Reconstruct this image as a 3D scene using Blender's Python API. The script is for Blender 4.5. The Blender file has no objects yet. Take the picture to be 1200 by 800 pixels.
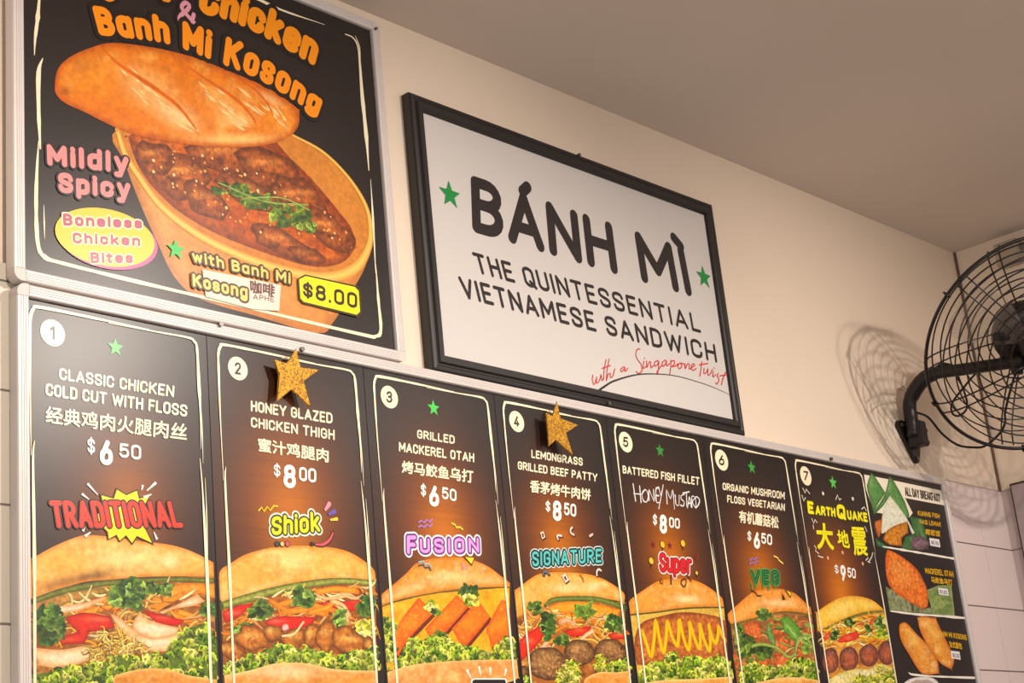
import bpy, bmesh, math, random
import numpy as np
from mathutils import Vector, Matrix
from mathutils.geometry import delaunay_2d_cdt

scene = bpy.context.scene
COL = scene.collection
random.seed(7)
rng = np.random.default_rng(11)

# ------------------------------------------------------------------ camera
YAW, PITCH, ROLL, FPX = 0.85025279, 0.3131584, -0.10182437, 1951.0164
CAM = np.array([0.0, -2.2, 1.6])
_f = np.array([math.sin(YAW)*math.cos(PITCH), math.cos(YAW)*math.cos(PITCH), math.sin(PITCH)])
_r = np.cross(_f, [0, 0, 1]); _r /= np.linalg.norm(_r)
_u = np.cross(_r, _f)
RGT = math.cos(ROLL)*_r + math.sin(ROLL)*_u
UPV = -math.sin(ROLL)*_r + math.cos(ROLL)*_u
cd = bpy.data.cameras.new('camera')
cd.sensor_width = 36.0; cd.lens = 36.0*FPX/1200.0; cd.clip_start = 0.02; cd.clip_end = 60
cam = bpy.data.objects.new('camera', cd); COL.objects.link(cam)
m4 = Matrix.Identity(4)
for i in range(3):
    m4[i][0] = RGT[i]; m4[i][1] = UPV[i]; m4[i][2] = -_f[i]; m4[i][3] = CAM[i]
cam.matrix_world = m4
scene.camera = cam

# ------------------------------------------------------------------ light, exposure
scene.view_settings.view_transform = 'Standard'
scene.view_settings.look = 'None'
scene.view_settings.exposure = 0.05
scene.view_settings.gamma = 1.0
scene.view_settings.use_curve_mapping = False
world = bpy.data.worlds.new('world'); scene.world = world; world.use_nodes = True
bg = world.node_tree.nodes['Background']
bg.inputs[0].default_value = (1.0, 0.92, 0.86, 1); bg.inputs[1].default_value = 0.90

def spot(loc, aim, watts, size=70, blend=0.6, col=(1, 0.88, 0.77), radius=0.05):
    l = bpy.data.lights.new('spotlight', 'SPOT')
    l.energy = watts; l.spot_size = math.radians(size); l.spot_blend = blend
    l.color = col; l.shadow_soft_size = radius
    o = bpy.data.objects.new('spotlight', l); COL.objects.link(o)
    o.location = loc
    o.rotation_euler = (Vector(aim) - Vector(loc)).to_track_quat('-Z', 'Y').to_euler()
    return o

# a row of ceiling spots in front of the counter
for lx, ly, lz, ax, lw, rad, sz in ((3.55, -1.92, 3.19, 3.65, 78, .022, 97), (3.80, -1.88, 3.19, 3.95, 30, .03, 97), (2.58, -1.85, 3.22, 2.05, 120, .05, 98), (1.3, -1.85, 3.22, 1.15, 104, .05, 101)):
    spot((lx, ly, lz), (ax, 0, 1.70), lw, sz, 0.95, radius=rad)

# ------------------------------------------------------------------ helpers: colour, materials
def lin(c):
    c = np.asarray(c, float)/255.0
    return np.where(c <= 0.04045, c/12.92, ((c+0.055)/1.055)**2.4)

def mat(name, rgb, rough=0.5, metal=0.0, noise=None, bump=None, spec=0.5):
    m = bpy.data.materials.new(name); m.use_nodes = True
    nt = m.node_tree; b = nt.nodes['Principled BSDF']
    c = lin(rgb)
    b.inputs['Base Color'].default_value = (*c, 1)
    b.inputs['Roughness'].default_value = rough
    b.inputs['Metallic'].default_value = metal
    b.inputs['Specular IOR Level'].default_value = spec
    if noise or bump:
        tc = nt.nodes.new('ShaderNodeTexCoord')
    if noise:
        sc, amt, stretch = noise
        mp = nt.nodes.new('ShaderNodeMapping'); mp.inputs['Scale'].default_value = stretch
        n = nt.nodes.new('ShaderNodeTexNoise'); n.inputs['Scale'].default_value = sc; n.inputs['Detail'].default_value = 6
        r = nt.nodes.new('ShaderNodeMapRange')
        r.inputs['From Min'].default_value = 0.25; r.inputs['From Max'].default_value = 0.75
        r.inputs['To Min'].default_value = 1-amt; r.inputs['To Max'].default_value = 1+amt
        mx = nt.nodes.new('ShaderNodeMix'); mx.data_type = 'RGBA'; mx.blend_type = 'MULTIPLY'; mx.inputs[0].default_value = 1
        mx.inputs[6].default_value = (*c, 1)
        nt.links.new(tc.outputs['Object'], mp.inputs[0]); nt.links.new(mp.outputs[0], n.inputs['Vector'])
        nt.links.new(n.outputs[0], r.inputs[0]); nt.links.new(r.outputs[0], mx.inputs[7])
        nt.links.new(mx.outputs[2], b.inputs['Base Color'])
    if bump:
        sc, st = bump
        n2 = nt.nodes.new('ShaderNodeTexNoise'); n2.inputs['Scale'].default_value = sc; n2.inputs['Detail'].default_value = 4
        bp = nt.nodes.new('ShaderNodeBump'); bp.inputs['Strength'].default_value = st; bp.inputs['Distance'].default_value = 0.002
        nt.links.new(tc.outputs['Object'], n2.inputs['Vector'])
        nt.links.new(n2.outputs[0], bp.inputs['Height']); nt.links.new(bp.outputs[0], b.inputs['Normal'])
    return m

PRINT_ROUGH = 0.335
def print_mat(name, sc=0, amt=0.0, stretch=(1, 1, 1), rough=PRINT_ROUGH):
    """ink on a satin sheet: the vertex colour 'ink', broken up by a fine noise"""
    m = bpy.data.materials.new(name); m.use_nodes = True
    nt = m.node_tree; b = nt.nodes['Principled BSDF']
    b.inputs['Roughness'].default_value = rough
    b.inputs['Specular IOR Level'].default_value = 0.5
    at = nt.nodes.new('ShaderNodeAttribute'); at.attribute_name = 'ink'
    if not amt:
        nt.links.new(at.outputs['Color'], b.inputs['Base Color']); return m
    tc = nt.nodes.new('ShaderNodeTexCoord')
    mp = nt.nodes.new('ShaderNodeMapping'); mp.inputs['Scale'].default_value = stretch
    n = nt.nodes.new('ShaderNodeTexNoise'); n.inputs['Scale'].default_value = sc; n.inputs['Detail'].default_value = 5; n.inputs['Roughness'].default_value = 0.65
    r = nt.nodes.new('ShaderNodeMapRange')
    r.inputs['From Min'].default_value = 0.3; r.inputs['From Max'].default_value = 0.7
    r.inputs['To Min'].default_value = 1-amt; r.inputs['To Max'].default_value = 1+amt
    mx = nt.nodes.new('ShaderNodeMix'); mx.data_type = 'RGBA'; mx.blend_type = 'MULTIPLY'; mx.inputs[0].default_value = 1
    nt.links.new(tc.outputs['Object'], mp.inputs[0]); nt.links.new(mp.outputs[0], n.inputs['Vector'])
    nt.links.new(n.outputs[0], r.inputs[0])
    nt.links.new(at.outputs['Color'], mx.inputs[6]); nt.links.new(r.outputs[0], mx.inputs[7])
    nt.links.new(mx.outputs[2], b.inputs['Base Color'])
    return m

M = dict(
    wall=mat('cream_wall_paint', (232, 214, 194), 0.75, noise=(3, .03, (1, 1, 1)), bump=(60, .12)),
    side=mat('beige_side_wall_paint', (240, 224, 204), 0.75, noise=(5, .06, (1, 1, 1)), bump=(60, .12)),
    ceil=mat('grey_ceiling_paint', (214, 202, 192), 0.8, noise=(2, .03, (1, 1, 1))),
    floor=mat('grey_floor_tile', (150, 140, 130), 0.5),
    alu=mat('brushed_aluminium', (212, 204, 200), 0.42, 0.12, noise=(40, .03, (1, 1, 1))),
    alu_corner=mat('pale_corner_plastic', (208, 198, 192), 0.45),
    steel=mat('screw_steel', (120, 112, 108), 0.35, 0.8),
    black=mat('black_moulded_frame', (34, 30, 29), 0.42),
    white=mat('white_sign_sheet', (208, 203, 199), 0.5),
    fan=mat('black_fan_enamel', (20, 15, 15), 0.42),
    wire=mat('black_guard_wire', (26, 18, 17), 0.4),
    cable=mat('black_cable_rubber', (18, 14, 14), 0.6),
    backer=mat('print_backing_board', (40, 34, 33), 0.6),
    line=print_mat('flat_ink'),
    sheet=print_mat('dark_sheet_ink', 26, .10, (.15, 1, 5)),
    bread=print_mat('bread_ink', 90, .20, (1, 1, 1)),
    meat=print_mat('meat_ink', 130, .55, (1, 1, 1)),
    leaf=print_mat('leaf_ink', 130, .40, (1, 1, 1)),
    veg=print_mat('vegetable_ink', 110, .24, (1, 1, 1)),
    sauce=print_mat('sauce_ink', 90, .45, (1, 1, 1)),
)
def glitter():
    m = mat('gold_glitter', (190, 130, 20), 0.45, 0.4)
    nt = m.node_tree; b = nt.nodes['Principled BSDF']
    tc = nt.nodes.new('ShaderNodeTexCoord'); v = nt.nodes.new('ShaderNodeTexVoronoi'); v.inputs['Scale'].default_value = 420
    cr = nt.nodes.new('ShaderNodeValToRGB')
    cr.color_ramp.elements[0].color = (*lin((120, 74, 6)), 1); cr.color_ramp.elements[1].color = (*lin((226, 168, 40)), 1)
    nt.links.new(tc.outputs['Object'], v.inputs['Vector'])
    sep = nt.nodes.new('ShaderNodeSeparateColor'); nt.links.new(v.outputs['Color'], sep.inputs[0])
    nt.links.new(sep.outputs[0], cr.inputs[0]); nt.links.new(cr.outputs[0], b.inputs['Base Color'])
    nm = nt.nodes.new('ShaderNodeBump'); nm.inputs['Strength'].default_value = .6; nm.inputs['Distance'].default_value = .001
    nt.links.new(sep.outputs[1], nm.inputs['Height']); nt.links.new(nm.outputs[0], b.inputs['Normal'])
    return m
M['gold'] = glitter()
_b = mat('smoky_clear_blade_plastic', (176, 160, 150), 0.35); _b.node_tree.nodes['Principled BSDF'].inputs['Alpha'].default_value = 0.14; M['blade'] = _b

def tiles_mat(name, rgb, grout, size, z0, axis='X', w=.3):
    m = mat(name, rgb, 0.35)
    nt = m.node_tree; b = nt.nodes['Principled BSDF']
    g = nt.nodes.new('ShaderNodeNewGeometry'); sx = nt.nodes.new('ShaderNodeSeparateXYZ'); nt.links.new(g.outputs['Position'], sx.inputs[0])
    def line(sock, period, off, width):
        a = nt.nodes.new('ShaderNodeMath'); a.operation = 'SUBTRACT'; a.inputs[1].default_value = off; nt.links.new(sock, a.inputs[0])
        d = nt.nodes.new('ShaderNodeMath'); d.operation = 'PINGPONG'; d.inputs[1].default_value = period/2; nt.links.new(a.outputs[0], d.inputs[0])
        l = nt.nodes.new('ShaderNodeMath'); l.operation = 'LESS_THAN'; l.inputs[1].default_value = width/2; nt.links.new(d.outputs[0], l.inputs[0])
        return l.outputs[0]
    h = line(sx.outputs['Z'], size, z0, .004); v = line(sx.outputs[axis], w, 4.47 if axis == 'X' else 0.0, .0008)
    mxm = nt.nodes.new('ShaderNodeMath'); mxm.operation = 'MAXIMUM'; nt.links.new(h, mxm.inputs[0]); nt.links.new(v, mxm.inputs[1])
    mx = nt.nodes.new('ShaderNodeMix'); mx.data_type = 'RGBA'; mx.inputs[6].default_value = (*lin(rgb), 1); mx.inputs[7].default_value = (*lin(grout), 1)
    nt.links.new(mxm.outputs[0], mx.inputs[0]); nt.links.new(mx.outputs[2], b.inputs['Base Color'])
    return m

# ------------------------------------------------------------------ helpers: objects
def tag(o, label=None, cat=None, group=None, kind=None):
    if label: o['label'] = label
    if cat: o['category'] = cat
    if group: o['group'] = group
    if kind: o['kind'] = kind
    return o

def empty(name, loc):
    o = bpy.data.objects.new(name, None); COL.objects.link(o); o.location = loc; o.empty_display_size = .05
    return o

def link(name, me, material, parent=None):
    o = bpy.data.objects.new(name, me); COL.objects.link(o)
    if material: me.materials.append(material)
    if parent is not None:
        o.parent = parent
        par = parent; M0 = Vector((0, 0, 0))
        while par is not None:
            M0 += par.location; par = par.parent
        o.location = -M0                       # meshes are written in world coordinates
    return o

def from_bm(name, bm, material, parent=None, smooth=False):
    me = bpy.data.meshes.new(name)
    bmesh.ops.recalc_face_normals(bm, faces=bm.faces)
    bm.to_mesh(me); bm.free()
    if smooth:
        for p in me.polygons: p.use_smooth = True
    return link(name, me, material, parent)

def add_box(bm, lo, hi, bevel=0.0, seg=2):
    vs = [bm.verts.new((x, y, z)) for x in (lo[0], hi[0]) for y in (lo[1], hi[1]) for z in (lo[2], hi[2])]
    fs = [bm.faces.new([vs[i] for i in q]) for q in ((0, 1, 3, 2), (4, 6, 7, 5), (0, 4, 5, 1), (2, 3, 7, 6), (0, 2, 6, 4), (1, 5, 7, 3))]
    if bevel:
        es = list({e for f in fs for e in f.edges})
        bmesh.ops.bevel(bm, geom=es, offset=bevel, segments=seg, affect='EDGES', profile=.5)

def box(name, lo, hi, material, parent=None, bevel=0.0):
    bm = bmesh.new(); add_box(bm, lo, hi, bevel)
    return from_bm(name, bm, material, parent)

def add_tube(bm, pts, rad, seg=10, closed=False):
    P = [Vector(p) for p in pts]; n = len(P)
    rads = rad if hasattr(rad, '__len__') else [rad]*n
    rings = []; prev = None
    for i in range(n):
        if closed: d = (P[(i+1) % n]-P[i-1]).normalized()
        else: d = (P[min(i+1, n-1)]-P[max(i-1, 0)]).normalized()
        if prev is None:
            a = d.orthogonal().normalized()
        else:
            a = (prev - d*prev.dot(d)).normalized()
        prev = a; b = d.cross(a)
        rings.append([bm.verts.new(P[i]+(a*math.cos(t)+b*math.sin(t))*rads[i]) for t in (2*math.pi*k/seg for k in range(seg))])
    m = n if closed else n-1
    for i in range(m):
        A, B = rings[i], rings[(i+1) % n]
        for k in range(seg):
            bm.faces.new((A[k], A[(k+1) % seg], B[(k+1) % seg], B[k]))
    if not closed:
        bm.faces.new(rings[0]); bm.faces.new(rings[-1])

def add_prism(bm, pts2, y0, y1, bevel=0.0):
    """pts2: (x,z) outline, extruded from y0 to y1"""
    a = [bm.verts.new((p[0], y0, p[1])) for p in pts2]; b = [bm.verts.new((p[0], y1, p[1])) for p in pts2]
    n = len(a); fs = [bm.faces.new(a), bm.faces.new(b)]
    for i in range(n): fs.append(bm.faces.new((a[i], a[(i+1) % n], b[(i+1) % n], b[i])))
    if bevel:
        bmesh.ops.bevel(bm, geom=list({e for e in fs[0].edges} | {e for e in fs[1].edges}), offset=bevel, segments=2, affect='EDGES', profile=.5)

def smooth_curve(pts, sub=6, closed=False):
    P = np.asarray(pts, float); n = len(P); out = []
    rngi = range(n) if closed else range(n-1)
    for i in rngi:
        p1, p2 = P[i], P[(i+1) % n]
        p0 = P[i-1] if (closed or i > 0) else 2*p1-p2
        p3 = P[(i+2) % n] if (closed or i+2 < n) else 2*p2-p1
        for k in range(sub):
            t = k/sub
            out.append(.5*((2*p1)+(p2-p0)*t+(2*p0-5*p1+4*p2-p3)*t*t+(3*p1-p0-3*p2+p3)*t**3))
    if not closed: out.append(P[-1])
    return np.array(out)

# ------------------------------------------------------------------ measuring: photograph -> plane parallel to the menu wall
def wall_pt(px, py, dep):
    d = (px-600)/FPX*RGT - (py-400)/FPX*UPV + _f
    p = CAM + d*((2.2-dep)/d[1])
    return p[0], p[2]

def vnoise(x, y, seed=0):
    """smooth value noise in numpy"""
    r = np.random.default_rng(seed).random((64, 64))
    xi = np.floor(x).astype(int); yi = np.floor(y).astype(int); fx = x-xi; fy = y-yi
    fx = fx*fx*(3-2*fx); fy = fy*fy*(3-2*fy)
    g = lambda i, j: r[i % 64, j % 64]
    return (g(xi, yi)*(1-fx)+g(xi+1, yi)*fx)*(1-fy)+(g(xi, yi+1)*(1-fx)+g(xi+1, yi+1)*fx)*fy

_tcache = {}
def glyphs(s):
    """flat triangulated mesh of a string from the built-in font"""
    if s in _tcache: return _tcache[s]
    cu = bpy.data.curves.new('text', 'FONT'); cu.body = s; cu.size = 1; cu.resolution_u = 4
    o = bpy.data.objects.new('text', cu); COL.objects.link(o)
    dg = bpy.context.evaluated_depsgraph_get()
    me = bpy.data.meshes.new_from_object(o.evaluated_get(dg))
    v = np.array([tuple(p.co)[:2] for p in me.vertices]).reshape(-1, 2)
    f = [tuple(p.vertices) for p in me.polygons]
    bpy.data.objects.remove(o); bpy.data.curves.remove(cu); bpy.data.meshes.remove(me)
    _tcache[s] = (v, f)
    return v, f
CAPH = None

def along(poly, t):
    P = np.asarray(poly, float)
    if len(P) > 2: P = smooth_curve(P, 8)
    L = np.r_[0, np.cumsum(np.linalg.norm(np.diff(P, axis=0), axis=1))]
    L /= L[-1]
    return np.stack([np.interp(t, L, P[:, 0]), np.interp(t, L, P[:, 1])], 1)

# ------------------------------------------------------------------ a monoline alphabet (cap height 1), every letter as pen strokes
def _arc(cx, cy, rx, ry, a0, a1, k=9):
    return [(cx+rx*math.cos(math.radians(a0+(a1-a0)*i/k)), cy+ry*math.sin(math.radians(a0+(a1-a0)*i/k))) for i in range(k+1)]
def _loop(w, y0, y1):
    r = min(w/2, (y1-y0)/2); return _arc(w/2, y1-r, w/2, r, 0, 180)+_arc(w/2, y0+r, w/2, r, 180, 360)+[(w, y1-r)]
def _s(w, y0=0.0, y1=1.0):
    q = [(1, .76), (.87, .94), (.5, 1), (.13, .94), (0, .77), (.1, .61), (.5, .5), (.9, .40), (1, .23), (.87, .06), (.5, 0), (.13, .06), (0, .24)]
    return [tuple(t) for t in smooth_curve([(x*w, y0+(y1-y0)*y) for x, y in q], 4)]
def _font():
    w = .46; G = {}; X = .72; v = .40
    G['A'] = (.56, [[(0, 0), (.28, 1), (.56, 0)], [(.1, .3), (.46, .3)]])
    G['B'] = (w, [[(0, 0), (0, 1), (w-.23, 1)]+_arc(w-.23, .765, .21, .235, 90, -90)+[(0, .53)], [(0, .53), (w-.24, .53)]+_arc(w-.24, .265, .24, .265, 90, -90)+[(0, 0)]])
    G['C'] = (w, [[(w, .72)]+_arc(w/2, .77, w/2, .23, 0, 180)+_arc(w/2, .23, w/2, .23, 180, 360)+[(w, .28)]])
    G['D'] = (w, [[(0, 0), (0, 1), (w-.26, 1)]+_arc(w-.26, .72, .26, .28, 90, 0)+_arc(w-.26, .28, .26, .28, 0, -90)+[(0, 0)]])
    G['E'] = (.40, [[(.40, 1), (0, 1), (0, 0), (.40, 0)], [(0, .52), (.34, .52)]])
    G['F'] = (.38, [[(.38, 1), (0, 1), (0, 0)], [(0, .50), (.33, .50)]])
    G['G'] = (w, [[(w, .74)]+_arc(w/2, .77, w/2, .23, 0, 180)+_arc(w/2, .23, w/2, .23, 180, 360)+[(w, .48), (w*.55, .48)]])
    G['H'] = (w, [[(0, 0), (0, 1)], [(w, 0), (w, 1)], [(0, .52), (w, .52)]])
    G['I'] = (.0, [[(0, 0), (0, 1)]]); G['J'] = (.36, [[(.36, 1), (.36, .2)]+_arc(.18, .2, .18, .2, 0, -180)])
    G['K'] = (.5, [[(0, 0), (0, 1)], [(.48, 1), (.02, .40)], [(.17, .56), (.5, 0)]])
    G['L'] = (.38, [[(0, 1), (0, 0), (.38, 0)]]); G['M'] = (.62, [[(0, 0), (0, 1), (.31, .28), (.62, 1), (.62, 0)]])
    G['N'] = (.5, [[(0, 0), (0, 1), (.5, 0), (.5, 1)]]); G['O'] = (w, [_loop(w, 0, 1)])
    G['P'] = (w, [[(0, 0), (0, 1), (w-.25, 1)]+_arc(w-.25, .73, .25, .27, 90, -90)+[(0, .46)]])
    G['Q'] = (w, [_loop(w, 0, 1), [(w*.55, .24), (w*1.08, -.06)]])
    G['R'] = (w+.02, [[(0, 0), (0, 1), (w-.25, 1)]+_arc(w-.25, .74, .25, .26, 90, -90)+[(0, .48)], [(w*.5, .48), (w+.02, 0)]])
    G['S'] = (w, [_s(w)]); G['T'] = (.48, [[(0, 1), (.48, 1)], [(.24, 1), (.24, 0)]])
    G['U'] = (w, [[(0, 1), (0, .23)]+_arc(w/2, .23, w/2, .23, 180, 360)+[(w, 1)]]); G['V'] = (.54, [[(0, 1), (.27, 0), (.54, 1)]])
    G['W'] = (.8, [[(0, 1), (.2, 0), (.4, .9), (.6, 0), (.8, 1)]]); G['X'] = (.5, [[(0, 0), (.5, 1)], [(0, 1), (.5, 0)]])
    G['Y'] = (.54, [[(0, 1), (.27, .45), (.54, 1)], [(.27, .45), (.27, 0)]]); G['Z'] = (.44, [[(0, 1), (.44, 1), (0, 0), (.44, 0)]])
    for a, b, m in (('Á', 'A', [(.27, 1.15), (.38, 1.30)]), ('Ì', 'I', [(-.10, 1.30), (.02, 1.14)]), ('Ê', 'E', [(.06, 1.14), (.2, 1.28), (.34, 1.14)])):
        G[a] = (G[b][0], G[b][1]+[m])
    G['0'] = (.44, [_loop(.44, 0, 1)]); G['1'] = (.18, [[(0, .82), (.18, 1), (.18, 0)]])
    G['2'] = (.44, [_arc(.22, .77, .22, .23, 175, 0)+[(.42, .62), (0, 0), (.44, 0)]])
    G['3'] = (.44, [_arc(.21, .76, .21, .24, 165, -90)+[(.14, .52)], [(.2, .52)]+_arc(.21, .26, .23, .26, 90, -165)])
    G['4'] = (.48, [[(.48, .24), (0, .24), (.3, 1)], [(.34, .52), (.34, 0)]])
    G['5'] = (.44, [[(.40, 1), (.05, 1), (.02, .52), (.12, .62)]+_arc(.22, .33, .22, .31, 90, -90)+[(.1, .04), (0, .2)]])
    G['6'] = (.44, [_loop(.44, 0, .60), [(.03, .42), (.28, 1)]]); G['9'] = (.44, [_loop(.44, .40, 1), [(.41, .58), (.16, 0)]])
    G['7'] = (.44, [[(0, 1), (.44, 1), (.14, 0)]]); G['8'] = (.44, [[(x+.02, y) for x, y in _loop(.40, .54, 1)], _loop(.44, 0, .54)])
    G['$'] = (.42, [_s(.42, .08, .92), [(.21, -.06), (.21, 1.06)]]); G['.'] = (.0, [[(0, 0), (0, .02)]]); G[' '] = (.10, [])
    G['&'] = (.58, [[tuple(t) for t in smooth_curve([(.58, 0), (.34, .34), (.14, .66), (.12, .86), (.26, 1), (.4, .87), (.34, .68), (.08, .42), (0, .22), (.1, .03), (.28, 0), (.46, .14), (.56, .42)], 4)]])
    n_ = lambda w_: [(0, X-.2)]+_arc(w_/2, X-.2, w_/2, .2, 180, 0)+[(w_, 0)]
    G['a'] = (v, [_loop(v, 0, X), [(v, X), (v, 0)]]); G['b'] = (v, [_loop(v, 0, X), [(0, 1.02), (0, 0)]]); G['d'] = (v, [_loop(v, 0, X), [(v, 1.02), (v, 0)]])
    G['c'] = (v, [[(v, X-.2)]+_arc(v/2, X-.2, v/2, .2, 0, 180)+_arc(v/2, .2, v/2, .2, 180, 360)])
    G['e'] = (v, [[(0, .36), (v, .36), (v, X-.2)]+_arc(v/2, X-.2, v/2, .2, 0, 180)+_arc(v/2, .2, v/2, .2, 180, 330)])
    G['g'] = (v, [_loop(v, 0, X), [(v, X), (v, -.1)]+_arc(v/2, -.1, v/2, .17, 0, -160)]); G['h'] = (v, [[(0, 0), (0, 1.02)], n_(v)])
    G['i'] = (0, [[(0, 0), (0, X)], [(0, .98), (0, 1.0)]]); G['k'] = (v, [[(0, 0), (0, 1.02)], [(v*.95, X), (.02, .28)], [(.14, .40), (v, 0)]]); G['l'] = (0, [[(0, 0), (0, 1.02)]])
    G['m'] = (.66, [[(0, 0), (0, X)], n_(.33), [(x+.33, y) for x, y in n_(.33)]]); G['n'] = (v, [[(0, 0), (0, X)], n_(v)]); G['o'] = (v, [_loop(v, 0, X)])
    G['p'] = (v, [_loop(v, 0, X), [(0, X), (0, -.28)]]); G['r'] = (.26, [[(0, 0), (0, X)], [(0, X-.2)]+_arc(.2, X-.2, .2, .2, 180, 70)]); G['s'] = (.36, [_s(.36, 0, X)])
    G['t'] = (.26, [[(.08, .95), (.08, .16)]+_arc(.22, .16, .14, .16, 180, 270), [(-.06, X), (.26, X)]]); G['u'] = (v, [[(0, X), (0, .2)]+_arc(v/2, .2, v/2, .2, 180, 360), [(v, X), (v, 0)]])
    G['w'] = (.62, [[(0, X), (.15, 0), (.31, .66), (.47, 0), (.62, X)]]); G['y'] = (v, [[(0, X), (v*.52, 0)], [(v, X), (v*.36, -.28), (0, -.28)]])
    return G
FONT = _font()

class Sheet:
    """a printed sheet at depth dep in front of the wall; each print lies a hair above the last"""
    def __init__(self, dep, xlim=None): self.dep = dep; self.lay = 0; self.xlim = xlim
    def next(self, step=1.0): self.lay += step; return -self.dep - self.lay*5e-6

EACH = {'coriander', 'tomato', 'chili', 'fried_fish', 'greens', 'lettuce', 'banana_leaf', 'carrot'}
class Pr:
    """collects flat printed shapes, given in crop coordinates, as ONE coloured mesh"""
    def __init__(self, sheet, crop=(0, 0, 1)):
        self.s = sheet; self.c = crop; self.marks = []; self.hold = 0; self.v = []; self.f = []; self.k = []
    def mark(self):
        if not self.hold and (not self.marks or self.marks[-1] != (len(self.v), len(self.f))): self.marks.append((len(self.v), len(self.f)))
    def px(self, pts):
        P = np.asarray(pts, float).reshape(-1, 2); ox, oy, s = self.c
        return np.stack([ox+P[:, 0]/s, oy+P[:, 1]/s], 1)
    def pl(self, pts):
        return np.array([wall_pt(a, b, self.s.dep) for a, b in self.px(pts)])
    def _add(self, xz, faces, cols, y):
        o = len(self.v); xz = np.array(xz, float)
        if self.s.xlim: xz[:, 0] = np.clip(xz[:, 0], *self.s.xlim)
        yl = np.broadcast_to(y, (len(xz),))
        self.v.extend((a, float(q), b) for (a, b), q in zip(xz, yl))
        self.f.extend(tuple(i+o for i in f) for f in faces)
        cols = np.asarray(cols, float)
        if cols.ndim == 1: cols = np.repeat(cols[None], len(xz), 0)
        lum = cols@np.array([.2126, .7152, .0722]); cols = np.maximum(lum[:, None]+(cols-lum[:, None])*1.1, 0)*.97
        self.k.extend(cols.tolist())
    def poly(self, pts, col, smooth=0, world=False):
        P = np.asarray(pts, float) if world else self.pl(pts)
        if smooth: P = smooth_curve(P, smooth, True)
        n = len(P)
        r = delaunay_2d_cdt([Vector(p) for p in P], [], [list(range(n))], 1, 1e-7)
        self._add([tuple(p) for p in r[0]], r[2], lin(col), self.s.next())
        return self
    def disc(self, c, r, col, ry=None, n=40, rot=0):
        """r in crop units, measured vertically (the plane foreshortens across)"""
        C = self.pl([c])[0]; q = self.pl([(c[0], c[1]-r)])[0]; R = np.hypot(*(q-C))
        Ry = R if ry is None else R*ry
        a = np.linspace(0, 2*np.pi, n, endpoint=False)
        x, z = R*np.cos(a), Ry*np.sin(a)
        P = np.stack([C[0]+x*math.cos(rot)-z*math.sin(rot), C[1]+x*math.sin(rot)+z*math.cos(rot)], 1)
        self._add(P, [tuple(range(n))], lin(col), self.s.next()); return self
    def star(self, c, r, col, inner=.42, n=5, rot=0.0):
        C = self.pl([c])[0]; q = self.pl([(c[0], c[1]-r)])[0]; R = np.hypot(*(q-C))
        P = []
        for i in range(2*n):
            a = math.pi/2+rot+i*math.pi/n; k = R if i % 2 == 0 else R*inner
            P.append((C[0]+k*math.cos(a), C[1]+k*math.sin(a)))
        self._add(P+[tuple(C)], [(i, (i+1) % (2*n), 2*n) for i in range(2*n)], lin(col), self.s.next()); return self
    def ribbon(self, pts, w, col, sub=5, col2=None, col3=None, world=False, rough=0.0, caps=True, step=1.0):
        """w in crop units (one width, or one per control point); col2 tints the edges"""
        P = np.asarray(pts, float)
        W = np.full(len(P), float(w)) if np.isscalar(w) else np.asarray(w, float)
        if not world:
            c0 = self.pl([P[0]])[0]; sc = 0
            q = self.px([P[len(P)//2], P[len(P)//2]+np.array([0, 1.0])])
            a, b = wall_pt(*q[0], self.s.dep), wall_pt(*q[1], self.s.dep); sc = math.hypot(a[0]-b[0], a[1]-b[1])
            P = self.pl(P); W = W*sc
        if sub > 1 and len(P) > 2:
            W = np.interp(np.linspace(0, len(P)-1, (len(P)-1)*sub+1), np.arange(len(P)), W); P = smooth_curve(P, sub)
        T = np.gradient(P, axis=0); T /= np.maximum(np.linalg.norm(T, axis=1, keepdims=True), 1e-9)
        N = np.stack([-T[:, 1], T[:, 0]], 1)
        h = W[:, None]/2
        if rough: h = h*(1+rough*(rng.random((len(P), 1))-.5))
        n = len(P); V = np.concatenate([P+N*h, P, P-N*h])
        F = [(i, i+1, n+i+1, n+i) for i in range(n-1)]+[(n+i, n+i+1, 2*n+i+1, 2*n+i) for i in range(n-1)]
        c = lin(col); e = lin(col2) if col2 is not None else c
        C = np.concatenate([np.repeat(e[None], n, 0), np.repeat(c[None], n, 0), np.repeat((e if col3 is None else lin(col3))[None], n, 0)])
        y = self.s.next(step+n*.05*step)
        ys = y+np.arange(n)[::-1]*2.5e-7*step; self._add(V, F, C, np.concatenate([ys, ys, ys]))
        if caps and W[0] > 0:
            for i in (0, n-1):
                a = np.linspace(0, 2*np.pi, 12, endpoint=False)
                self._add(np.stack([P[i, 0]+W[i]/2*np.cos(a), P[i, 1]+W[i]/2*np.sin(a)], 1), [tuple(range(12))], e, y-1e-6-i*1e-9)
        return self
    def text(self, s, base, top, col, bold=0.0, outlines=(), shear=0.0, th=.17, gap=.24):
        """s written between the base curve and the cap line; th is the pen width over the cap height"""
        if any(ord(ch) > 0x2e80 for ch in s): return self.cjk(s, base, top, col, bold, outlines, shear)
        base = np.asarray(base, float); top = np.asarray(top, float)
        q = self.pl([base[0], top[0]]); hw = math.hypot(*(q[1]-q[0])); T = th*hw
        q2 = self.pl([base[0], base[0]+np.array([0, 1.0])]); sc = math.hypot(*(q2[1]-q2[0]))
        x = 0; S = []
        for ch in s:
            w, st = FONT[ch]
            S += [[(x+a, b) for a, b in k] for k in st]; x += w+gap
        tot = x-gap
        LB = sum(math.hypot(*d) for d in np.diff(self.pl(along(base, np.linspace(0, 1, 9))), axis=0))
        ins = min(.2, T/2/max(LB, 1e-6)); yi = th/2
        polys = []
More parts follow.
